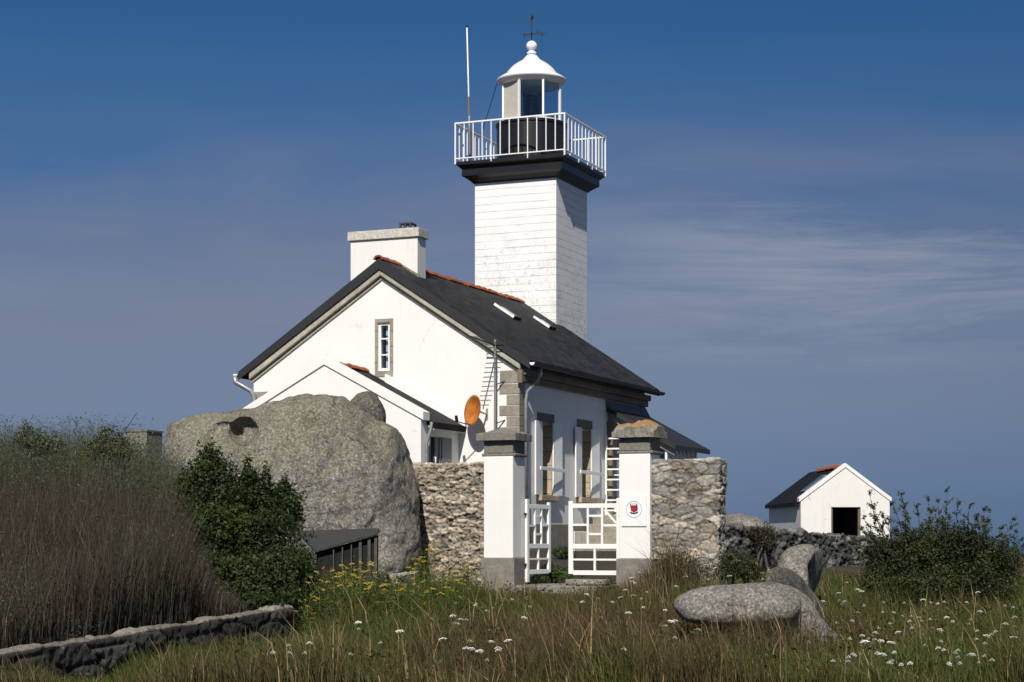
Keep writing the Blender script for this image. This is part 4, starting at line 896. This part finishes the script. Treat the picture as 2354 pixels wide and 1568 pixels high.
# tall feathery grass on the bank
GRASS_BUSH = []
def lob(px, py, Y, rx, ry, dz=None):
    p = W(px, py, Y); k = Y/F; return (p.x, p.y, p.z, rx*k, (dz or rx)*k, ry*k)
N = 125000; Y = 15.2+10.8*rng.random(N)**.9; X = xw(Y)-.30-rng.random(N)*5.4; pxx = CX+F*X/Y
top_px = np.interp(pxx, [-200, 0, 120, 230, 290, 330, 400, 450, 490, 560, 650], [1000, 992, 990, 985, 1010, 1035, 1075, 1190, 1300, 1365, 1385])
gzv = G(X, Y)+CZ; want = CZ+(HY-top_px)/F*Y-gzv
depthf = np.clip((Y-15.2)/7.6, 0, 1)**.85; hmax = want*(.12+.92*depthf)
hgt = hmax*np.where(rng.random(N) < .5, rng.uniform(.84, 1.08, N), rng.uniform(.35, .95, N))
k = (pxx > -120) & (pxx < 640) & (hgt > .10); X, Y, hgt, gzv, pxx, depthf = X[k], Y[k], hgt[k], gzv[k], pxx[k], depthf[k]; n = len(X)
P = np.stack([X, Y], -1); f1 = fnoise(P, .9, 60); keep = rng.random(n) < np.clip(.70+1.1*f1, .12, 1); X, Y, hgt, gzv, f1, depthf = X[keep], Y[keep], hgt[keep], gzv[keep], f1[keep], depthf[keep]; n = len(X)
base = cmix((.068, .047, .036), (.034, .026, .019), np.clip(rng.random(n)+.4*f1, 0, 1))*rng.uniform(.4, 1.35, n)[:, None]
f9 = fnoise(np.stack([X, Y], -1), .7, 91); gt = np.clip((depthf-.70)/.22+rng.normal(0, .28, n)-.3*f1, 0, 1); gt = np.clip(gt+.9*np.clip(f9, 0, 1)*(rng.random(n) < .6)+.8*(1-sst(15.6, 17.0, Y)), 0, 1); ol = np.clip(.42+1.3*f9+rng.normal(0, .2, n), 0, 1); base = base*(1-.75*ol[:, None])+np.array([.056, .054, .034])*.75*ol[:, None]
tipc = cmix((.078, .062, .046), (.082, .092, .045), gt)*rng.uniform(.6, 1.25, n)[:, None]
pale = rng.random(n) < .05; base[pale] = (.17, .14, .10); tipc[pale] = (.20, .18, .13)
lean = rng.normal(0, .20, (n, 2))+np.array([.05, 0])
tag(blades('tall_grass', np.stack([X, Y, gzv-.03], -1), hgt, rng.uniform(.005, .011, n), lean, base, tipc, mk=.06), 'tall feathery reddish brown grass on the bank', 'grass', kind='stuff')
for lbl, lobes, nn, cols_, seed in (('low dark green bush growing at the front of the tall grass', [lob(55, 1400, 18.2, 70, 45), lob(20, 1420, 17.8, 60, 40)], 3800, ((.022, .030, .012), (.050, .060, .026)), 61),
        ('low olive bush growing midway along the tall grass', [lob(250, 1330, 18.8, 60, 40), lob(290, 1345, 18.6, 50, 34)], 2600, ((.030, .030, .014), (.062, .054, .030)), 63),
        ('grey green wormwood clump at the front of the tall grass', [lob(160, 1440, 17.4, 50, 34), lob(190, 1425, 17.6, 40, 30)], 2600, ((.055, .062, .045), (.095, .10, .075)), 65)):
    GRASS_BUSH.append((lbl, lobes, nn, cols_, seed))
# seed heads and fine greenery on top of that mass
N = 52000; sel = rng.choice(n, N, p=(gt+.06)/(gt+.06).sum()); fr = rng.uniform(.80, .99, N); L3 = np.concatenate([lean, np.zeros((n, 1))], 1)[sel]
pos = np.stack([X, Y, gzv], -1)[sel]+np.array([0, 0, 1.])*(hgt[sel]*fr)[:, None]+L3*(hgt[sel]*fr*.7)[:, None]+rng.normal(0, .015, (N, 3))
nr = rng.normal(size=(N, 3)); nr /= np.linalg.norm(nr, axis=1)[:, None]
fcol = cmix((.075, .055, .042), (.10, .115, .055), np.clip(gt[sel]+rng.normal(0, .2, N), 0, 1))*rng.uniform(.6, 1.2, N)[:, None]
tag(leaves('feathery_foliage', pos, nr, rng.uniform(.010, .024, N), fcol, asp=.3), 'grey green feathery tops of the tall grass', 'grass', kind='stuff')
# shrubs
def lobes_pts(lobes, n, seed=0, shell=.45, rough=.5):
    w = np.array([l[3]*l[4]*l[5] for l in lobes])**.7; w /= w.sum(); ids = rng.choice(len(lobes), n, p=w); Lb = np.array(lobes)[ids]
    u = rng.normal(size=(n, 3)); u /= np.linalg.norm(u, axis=1)[:, None]; r = shell+(1-shell)*rng.random(n)**.6
    f = fnoise(u*1.0+Lb[:, :3], 2.2, seed, 3); r = r*(1+rough*f)
    return Lb[:, :3]+u*r[:, None]*Lb[:, 3:6], u
def shrub(label, lobes, n, size, ca, cb, base, stems=5, seed=0, name='shrub', group=None, asp=.5, rough=.5, cat='shrub'):
    t = thing(name, label, cat, base, 0, group); b = np.array(base)
    P, u = lobes_pts(lobes, n, seed, rough=rough); P[:, 2] = np.maximum(P[:, 2], np.array([gz(x, y) for x, y in P[:, :2]])+.02)
    nr = u*.7+rng.normal(size=(n, 3))*.7+np.array([0, -.1, .35]); nr /= np.linalg.norm(nr, axis=1)[:, None]
    f = np.clip(.5+1.2*fnoise(P, 2.5, seed+5)+rng.normal(0, .25, n), 0, 1)
    leaves('foliage', P-b, nr, rng.uniform(*size, n), cmix(ca, cb, f)*rng.uniform(.7, 1.2, n)[:, None], parent=t, asp=asp)
    m = MB(); 
    for k in range(stems):
        l = lobes[k % len(lobes)]; e = Vector(l[:3])-Vector(base); s = Vector((random.uniform(-.15, .15), random.uniform(-.1, .1), -.05))
        mid = s.lerp(e, .5)+Vector((random.uniform(-.1, .1), random.uniform(-.1, .1), .05)); m.tube([s, mid, e, e+Vector((random.uniform(-.1, .1), 0, l[5]*.7))], [.03, .022, .014, .005], 6)
    m.build('stem', WOODG, t, smooth=True); return t
def lob(px, py, Y, rx, ry, dz=None):
    p = W(px, py, Y); k = Y/F; return (p.x, p.y, p.z, rx*k, (dz or rx)*k, ry*k)
shrub('dense dark green upright shrub in front of the huge boulder', [lob(485, 1110, 22., 62, 85), lob(440, 1170, 22., 48, 70), lob(570, 1150, 22., 55, 75), lob(625, 1170, 22.2, 60, 62), lob(655, 1165, 22.2, 45, 55), lob(500, 1220, 21.7, 95, 90), lob(590, 1230, 21.7, 95, 75), lob(470, 1265, 21.4, 70, 60), lob(480, 1055, 22., 15, 40), lob(478, 1080, 22., 30, 40), lob(568, 1080, 22., 11, 40), lob(575, 1110, 22., 22, 36), lob(612, 1100, 22.1, 12, 38), lob(655, 1125, 22.2, 14, 36), lob(420, 1120, 22., 18, 40)],
      34000, (.016, .032), (.016, .030, .006), (.040, .062, .012), (*W(540, 1360, 21.9).xy, gz(W(540, 1360, 21.9).x, 21.9)), 7, 3)
shrub('lower spreading green shrub at the foot of the dark upright one', [lob(540, 1320, 21.2, 85, 55), lob(640, 1300, 21.3, 85, 50), lob(600, 1360, 21., 95, 45), lob(690, 1330, 21.4, 50, 60), lob(520, 1380, 20.9, 60, 30), lob(600, 1385, 20.6, 60, 26), lob(660, 1375, 20.9, 40, 26)],
      16000, (.016, .030), (.018, .032, .008), (.045, .068, .018), (*W(600, 1395, 21.2).xy, gz(W(600, 1395, 21.2).x, 21.2)), 5, 8)
shrub('small green leafy shrub topping the tall grass, close to the distant chimney', [lob(250, 1015, 22.5, 40, 32), lob(275, 1030, 22.4, 40, 30), lob(240, 1000, 22.5, 14, 28), lob(215, 1035, 22.5, 35, 25)], 2600, (.012, .024), (.055, .070, .028), (.095, .105, .05), (*W(250, 1350, 22.5).xy, gz(W(250, 1350, 22.5).x, 22.5)), 4, 15, rough=.8)
shrub('small pale green shrub topping the tall grass farthest from the boulder', [lob(70, 1010, 22.5, 40, 24), lob(60, 992, 22.5, 14, 26), lob(110, 1020, 22.4, 40, 22)], 1900, (.012, .022), (.07, .08, .04), (.11, .12, .06), (*W(70, 1350, 22.5).xy, gz(W(70, 1350, 22.5).x, 22.5)), 3, 25, rough=.8)
sb = W(278, 1003, 22.2); sg = gz(sb.x, sb.y); bs = thing('bare_stalk', 'single thin bare stalk slanting up out of the tall grass', 'stalk', (sb.x-.17, sb.y, sg))
MB().tube([(0, 0, 0), (.06, 0, .7), Vector(sb)-Vector(bs.location), W(314, 950, 22.2)-Vector(bs.location)], [.008, .008, .006, .004], 5).build('stalk', STEMM if False else IRON, bs)
for lbl, lobes, nn, cols_, seed in (('green bushy garden plant just inside the open gate leaf', [lob(1262, 1312, 30.4, 22, 22), lob(1285, 1318, 30.4, 25, 16), lob(1240, 1330, 30., 22, 10), lob(1300, 1325, 30.2, 18, 12)], 3600, ((.035, .065, .015), (.085, .13, .03)), 31),
        ('dark green low bush at the foot of the side wall behind the gate', [lob(1290, 1268, 35., 24, 14), lob(1305, 1275, 35., 18, 12)], 1800, ((.025, .045, .012), (.055, .085, .02)), 33),
        ('dark heather tuft growing on the low rubble wall', [lob(1752, 1240, 31.8, 30, 32), lob(1735, 1225, 31.8, 18, 20), lob(1768, 1225, 31.8, 16, 22)], 2600, ((.035, .03, .018), (.06, .045, .03)), 35),
        ('tall grassy green clump against the square stone wall block', [lob(1560, 1290, 27., 50, 30), lob(1600, 1310, 26.8, 40, 30), lob(1530, 1310, 26.8, 30, 24)], 2200, ((.05, .055, .022), (.075, .06, .032)), 37),
        ('bushy green weed clump between the stone block and the right-hand boulders', [lob(1690, 1290, 25.5, 42, 30), lob(1720, 1310, 25.4, 35, 26), lob(1665, 1315, 25.4, 30, 26)], 3600, ((.03, .042, .012), (.06, .07, .02)), 39)):
    q = lobes[0]; shrub(lbl, lobes, nn, (.010, .024), *cols_, (q[0], q[1], gz(q[0], q[1])), 4, seed, 'garden_plant' if 'garden' in lbl else 'bush', cat='plant' if 'garden' in lbl else 'bush', rough=.7)
for lbl, lobes, nn, cols_, seed in GRASS_BUSH:
    q = lobes[0]; shrub(lbl, lobes, nn, (.010, .022), *cols_, (q[0], q[1], gz(q[0], q[1])), 3, seed, 'bush', cat='bush', rough=.8)
# twiggy bush on the right: dense skirt below, zigzag sprigs above
tips = [(1998, 1137), (2071, 1138), (2134, 1153), (2174, 1129), (2227, 1167), (2262, 1173), (2275, 1176), (2327, 1195), (2336, 1224), (2010, 1169), (1984, 1192), (1980, 1216), (2050, 1160), (2105, 1165), (2200, 1160), (2150, 1175), (2245, 1195), (2300, 1215), (2030, 1190), (2085, 1185), (2180, 1190), (2215, 1205), (2130, 1205), (2270, 1225), (2350, 1255), (1995, 1230), (2060, 1220), (2310, 1245)]
bb = W(2165, 1370, 24.); bx = (bb.x, bb.y, gz(bb.x, bb.y)); tb = thing('twiggy_bush', 'wide dark thorny bush with bare twig tips, in front of the hut', 'bush', bx)
m = MB(); LP = []; o_ = Vector(bx)
def sprig(a, b, r0, depth):
    n = 7; d = b-a; ln = d.length; pts = []
    for k in range(n+1):
        f = k/n; q = a.lerp(b, f)+Vector((random.uniform(-1, 1), random.uniform(-1, 1), random.uniform(-1, 1)))*ln*.025*(0 < k < n)+Vector((0, 0, -.10*ln*math.sin(math.pi*f)*0)); pts.append(q)
    m.tube(pts, [r0*(1-.8*k/n) for k in range(n+1)], 4, False)
    for k in range(1, n+1):
        f = k/n
        for _ in range(3): LP.append(pts[k-1].lerp(pts[k], random.random())+Vector((random.gauss(0, .012), random.gauss(0, .012), random.gauss(0, .012))))
        if depth and f > .25:
            for s in range(2):
                an = random.uniform(0, 2*math.pi); side = Vector((math.cos(an), math.sin(an)*.6, random.uniform(.1, .7))).normalized()
                sprig(pts[k], pts[k]+(side*.8+d.normalized()*.5)*random.uniform(.08, .26)*(1.3-f), r0*.5, depth-1)
for (px, py) in tips:
    Yt = 24+random.uniform(-.5, .5); b = W(px, py, Yt)-o_; a = W(2165+(px-2165)*.55, 1330, 24)-o_; a.z = max(a.z, .1); sprig(a, b, .013, 1)
    sprig(a, b+Vector((random.uniform(-.2, .2), 0, random.uniform(-.3, -.12))), .011, 1)
m.build('twig_set', mat_plain('twig_bark', (.06, .05, .035), .8, 0, .3, 20), tb)
LP = np.array([tuple(p) for p in LP]); nr = rng.normal(size=(len(LP), 3)); nr /= np.linalg.norm(nr, axis=1)[:, None]
leaves('twig_leaf_cluster', LP, nr, rng.uniform(.008, .020, len(LP)), cmix((.030, .042, .016), (.06, .075, .026), rng.random(len(LP))), parent=tb)
lobes = [lob(2065, 1295, 24., 78, 68), lob(2160, 1280, 24., 95, 82), lob(2245, 1292, 24., 85, 70), lob(2110, 1262, 24., 60, 45), lob(2195, 1262, 24., 60, 45), lob(2120, 1345, 23.6, 110, 45), lob(2220, 1345, 23.6, 90, 45), lob(2300, 1300, 24.1, 52, 60), lob(2020, 1335, 23.8, 50, 45)]
P, u = lobes_pts(lobes, 44000, 50, rough=.6); P[:, 2] = np.maximum(P[:, 2], np.array([gz(x, y) for x, y in P[:, :2]])+.02)
nr = u*.5+rng.normal(size=P.shape)*.8+np.array([0, 0, .3]); nr /= np.linalg.norm(nr, axis=1)[:, None]; f = np.clip(.5+1.2*fnoise(P, 2.5, 55)+rng.normal(0, .25, len(P)), 0, 1)
leaves('foliage', P-np.array(bx), nr, rng.uniform(.010, .024, len(P)), cmix((.020, .029, .009), (.052, .064, .020), f), parent=tb)
# wild carrot: white umbels on thin stems
def umbel(r, n, dome, mat, name, parent, z0, seed):
    rd = random.Random(seed); m = MB()
    for k in range(n):
        a = k*2.399963; q = r*math.sqrt((k+.5)/n); x, y = q*math.cos(a), q*math.sin(a); zz = z0+dome*(1-(q/r)**2)+rd.uniform(-.004, .004); rr = r*.21*rd.uniform(.7, 1.2)
        vs = [(x+rr*math.cos(b), y+rr*math.sin(b), zz) for b in [i*math.pi/3 for i in range(6)]]; m.add(vs+[(x, y, zz+rr*.5)], [(i, (i+1) % 6, 6) for i in range(6)])
        
    return m.build(name, mat, parent, recalc=False)
STEMG = mat_plain('green_stem', (.06, .075, .025), .7)
def carrot(h, r, seed):
    t = thing('wild_carrot', '', 'wildflower'); m = MB().tube([(0, 0, -.03), (.015, 0, h*.5), (0, 0, h-.04)], [.004, .0035, .0025], 5)
    for k in range(9): a = k*.7; m.tube([(0, 0, h-.045), (r*.6*math.cos(a), r*.6*math.sin(a), h-.004)], .0011, 3, False)
    m.build('stem', STEMG, t)
    umbel(r, 22, .016, PETAL, 'flower_head', t, h, seed); return t
protos = [carrot(.36, .028, 1), carrot(.28, .019, 2), carrot(.44, .033, 3)]; hts = [.36, .28, .44]; used = [0, 0, 0]
spots = [(1029.4+.2499*a, 1286.8+.2499*b) for a, b in ((270,415),(355,475),(690,430),(665,535),(610,368),(50,595),(125,560),(55,510),(145,750),(355,758),(410,818),(360,992),(310,910),(500,1100),(1225,200),(1300,210),(1375,250),(1210,320),(1345,362),(1450,395),(1270,395),(1410,540),(1640,495),(1785,435),(1745,118),(1775,160),(1650,200),(1780,208),(1660,280),(1820,303),(1675,342),(1720,332),(1785,365),(1950,178),(1985,173),(2045,243),(2310,252),(2080,570),(2185,568),(2075,612),(2245,652),(1588,1105),(1970,570),(1975,470),(620,785),(670,770),(220,740),(15,790),(175,820),(2065,735))]
spots += [(588.2+.2495*a, 1176.5+.2495*b) for a, b in ((985,1090),(1350,1100),(980,1015),(1815,1035),(1890,1000),(1830,950),(2040,860),(1135,1210),(320,1240),(220,1425),(845,1420),(160,1365),(465,1360),(345,1380),(1790,1235),(1915,1195),(1940,1265),(440,1312))]
spots += [(random.uniform(1900, 2352), random.uniform(1330, 1550)) for _ in range(120)]+[(random.uniform(1490, 1790), random.uniform(1285, 1335)) for _ in range(30)]+[(random.uniform(1680, 1730), random.uniform(1268, 1320)) for _ in range(12)]+[(random.uniform(2180, 2340), random.uniform(1290, 1340)) for _ in range(7)]
for px, py in spots:
    q = random.choices((0, 1, 2), (5, 5, 2) if px < 1880 else (2, 8, 1))[0]; Y_ = ground_hit(px, py, hts[q]); X_ = (px-CX)/F*Y_
    if Y_ > 40: continue
    o = protos[q] if not used[q] else copy_tree(protos[q]); used[q] = 1
    o.location = (X_, Y_, gz(X_, Y_)); o.rotation_euler = (random.uniform(-.30, .12), random.uniform(-.15, .15), random.uniform(0, 6)); sc = random.uniform(.85, 1.15) ; o.scale = (sc, sc, 1)
    o['label'] = 'white flat-topped wildflower head standing in the meadow'; o['group'] = 'white wildflowers in the meadow'
# fennel: yellow umbels on branching green stems
def fennel(seed):
    rd = random.Random(seed); t = thing('yellow_umbel_plant', '', 'wildflower'); m = MB(); H = rd.uniform(.5, .8); tip = Vector((rd.uniform(-.1, .1), 0, H)); m.tube([(0, 0, -.03), tip*.5+Vector((.02, 0, 0)), tip], [.007, .006, .004], 5)
    heads = [tip]
    for k in range(rd.randint(4, 6)):
        f = rd.uniform(.3, .8); a = rd.uniform(0, 6.28); b = tip*f; e = b+Vector((math.cos(a)*.17, math.sin(a)*.17, rd.uniform(.12, .3))); m.tube([b, b.lerp(e, .5)+Vector((0, 0, -.02)), e], [.004, .0035, .003], 4); heads.append(e)
    m.build('stem', mat_plain('fennel_stem', (.10, .13, .02), .6), t)
    for p in heads:
        m = MB(); r = rd.uniform(.026, .052); tl = (rd.uniform(-.35, .35), rd.uniform(-.5, .1))
        for k in range(14):
            a = k*2.4; q = r*math.sqrt((k+.5)/14); x, y = p.x+q*math.cos(a), p.y+q*math.sin(a); zz = p.z+.015+rd.uniform(-.010, .012)+tl[0]*(x-p.x)+tl[1]*(y-p.y); rr = r*.2
            m.add([(x+rr*math.cos(c_), y+rr*math.sin(c_), zz) for c_ in [i*math.pi/2.5 for i in range(5)]]+[(x, y, zz+.008)], [(i, (i+1) % 5, 5) for i in range(5)])
        m.build('flower_head', YELL, t, recalc=False)
    nn = 1300; P = np.array([tuple(tip*rd.random()+Vector((rd.gauss(0, .13), rd.gauss(0, .13), rd.gauss(0, .07)))) for _ in range(nn)]); P[:, 2] = np.abs(P[:, 2])
    nr = rng.normal(size=(nn, 3)); nr /= np.linalg.norm(nr, axis=1)[:, None]
    leaves('foliage', P, nr, rng.uniform(.012, .028, nn), cmix((.04, .065, .015), (.09, .11, .02), rng.random(nn)), parent=t, asp=.2); return t
fp = [fennel(100+k) for k in range(5)]; fu = [0]*5
fs_ = [(660, 1385), (700, 1395), (640, 1400), (735, 1390), (690, 1360), (760, 1380), (790, 1370), (770, 1350), (810, 1385), (835, 1365), (850, 1390), (880, 1370), (900, 1395), (930, 1375), (820, 1345), (860, 1340), (905, 1350), (950, 1355), (975, 1340), (1000, 1370), (1030, 1345), (1050, 1365), (1065, 1350), (985, 1320), (955, 1325), (720, 1370), (840, 1400), (915, 1410), (780, 1405), (1020, 1385), (1045, 1330), (1070, 1335)]
for i, (px, py) in enumerate(fs_):
    Y_ = ground_hit(px, py+75, 0.); Y_ = min(max(Y_, 21.0), 27.2)+random.uniform(-.3, .3); X_ = (px-CX)/F*Y_; q = i % 5
    if X_ < xw(np.array(Y_))+.1 and Y_ < 21: X_ = float(xw(np.array(Y_)))+.15
    o = fp[q] if not fu[q] else copy_tree(fp[q]); fu[q] = 1; o.location = (X_, Y_, gz(X_, Y_)); o.rotation_euler = (0, 0, random.uniform(0, 6)); s_ = random.uniform(.6, 1.0); o.scale = (s_, s_, s_)
    o['label'] = 'yellow flat-topped flowering plant with branching green stems below the shed'; o['group'] = 'yellow flowering plants near the shed'
# ------------------------------------------------------------------ sky, sun, camera
w = bpy.data.worlds.new('World'); S.world = w; w.use_nodes = True; nt = w.node_tree; N_, L_ = nt.nodes, nt.links
SUN_EL = R(43); tx, ty = .162, .987
bg = N_['Background']; sky = N_.new('ShaderNodeTexSky'); sky.sky_type = 'NISHITA'; sky.sun_disc = False; sky.sun_elevation = SUN_EL; sky.sun_rotation = R(189.3); sky.air_density = 1.; sky.dust_density = .4; sky.ozone_density = 2.
tc = N_.new('ShaderNodeTexCoord'); sp = N_.new('ShaderNodeSeparateXYZ'); L_.new(tc.outputs['Generated'], sp.inputs[0])
K = .055
def wramp(f, stops):
    r = N_.new('ShaderNodeValToRGB'); e = r.color_ramp.elements
    while len(e) < len(stops): e.new(.5)
    for k, (p, c) in enumerate(stops): e[k].position = p; e[k].color = (*c, 1) if isinstance(c, tuple) else (c, c, c, 1)
    L_.new(f, r.inputs[0]); return r.outputs[0]
def wmix(a, b, f):
    n = N_.new('ShaderNodeMix'); n.data_type = 'RGBA'
    for v, i in ((f, n.inputs[0]), (a, n.inputs[6]), (b, n.inputs[7])):
        if hasattr(v, 'is_output'): L_.new(v, i)
        else: i.default_value = (*v, 1) if isinstance(v, tuple) else v
    return n.outputs[2]
def wn(scale, sc, det=6, rough=.6, off=(0, 0, 0)):
    m = N_.new('ShaderNodeMapping'); m.inputs['Scale'].default_value = scale; m.inputs['Location'].default_value = off; L_.new(tc.outputs['Generated'], m.inputs[0])
    n = N_.new('ShaderNodeTexNoise'); n.inputs['Scale'].default_value = sc; n.inputs['Detail'].default_value = det; n.inputs['Roughness'].default_value = rough; n.inputs['Distortion'].default_value = .6; L_.new(m.outputs[0], n.inputs['Vector']); return n.outputs[0]
def wm(op, a, b):
    n = N_.new('ShaderNodeMath'); n.operation = op; n.use_clamp = True
    for v, i in ((a, 0), (b, 1)):
        if hasattr(v, 'is_output'): L_.new(v, n.inputs[i])
        else: n.inputs[i].default_value = v
    return n.outputs[0]
z = sp.outputs['Z']; EXPO = 2**.12; s3 = lambda *c: tuple(q/EXPO for q in lin(*c))
low = wramp(z, [(0., s3(86, 112, 144)), (.03, s3(104, 126, 156)), (.075, s3(116, 133, 159)), (.125, s3(113, 129, 157)), (.158, s3(96, 119, 153)), (.19, s3(66, 107, 154)), (.235, s3(57, 101, 150)), (.30, s3(42, 88, 138)), (1., s3(42, 88, 138))])
veil = wm('MULTIPLY', wramp(wn((1, 1, 5), 2.2, 5, .55, (.4, 0, .2)), [(.42, 0.), (.66, 1.)]), wramp(z, [(.0, .3), (.10, 1.), (.19, .9), (.225, .15), (.26, 0.)]))
low = wmix(low, s3(121, 128, 152), wm('MULTIPLY', veil, .75))
cir = wm('MULTIPLY', wramp(wn((1.2, 1.2, 13), 3.2, 9, .66, (1.3, .2, .0)), [(.44, 0.), (.66, 1.)]), wramp(z, [(.08, 0.), (.125, 1.), (.16, .9), (.19, 0.)]))
cir = wm('MULTIPLY', cir, wramp(sp.outputs['X'], [(.0, .12), (.06, .5), (.14, 1.)]))
low = wmix(low, s3(152, 159, 176), wm('MULTIPLY', cir, .75))
low = wmix(low, s3(30, 62, 108), wm('MULTIPLY', wramp(sp.outputs['X'], [(.05, 0.), (.30, 1.)]), .15))
nis = N_.new('ShaderNodeMix'); nis.data_type = 'RGBA'; nis.blend_type = 'MULTIPLY'; nis.inputs[0].default_value = 1.; L_.new(sky.outputs[0], nis.inputs[6]); nis.inputs[7].default_value = (K*SKYK, K*SKYK, K*SKYK, 1) if 'SKYK' in globals() else (K, K, K, 1)
full = wmix(low, nis.outputs[2], wramp(z, [(.29, 0.), (.42, 1.)]))
L_.new(full, bg.inputs[0]); bg.inputs[1].default_value = 1.0
sl = bpy.data.lights.new('sun', 'SUN'); sl.energy = 4.8; sl.angle = R(.53); sl.color = (1., .955, .88); so = bpy.data.objects.new('sun', sl); COL.objects.link(so)
so.rotation_euler = Vector((tx*math.cos(SUN_EL), ty*math.cos(SUN_EL), -math.sin(SUN_EL))).to_track_quat('-Z', 'Y').to_euler(); so.location = (-5, -20, 30)
cam = bpy.data.cameras.new('camera'); cam.sensor_width = 36; cam.lens = 36*F/2353; cam.shift_y = (HY-784)/2353; cam.clip_start = .1; cam.clip_end = 60000
co = bpy.data.objects.new('camera', cam); COL.objects.link(co); co.location = (0, 0, CZ); co.rotation_euler = (R(90), 0, 0); S.camera = co
S.view_settings.view_transform = 'Standard'; S.view_settings.look = 'None'; S.view_settings.exposure = 0.12; S.view_settings.gamma = 1.0
S.render.resolution_x = 1024; S.render.resolution_y = 682
S.cycles.max_bounces = 6; S.cycles.transparent_max_bounces = 12; S.cycles.use_denoising = True
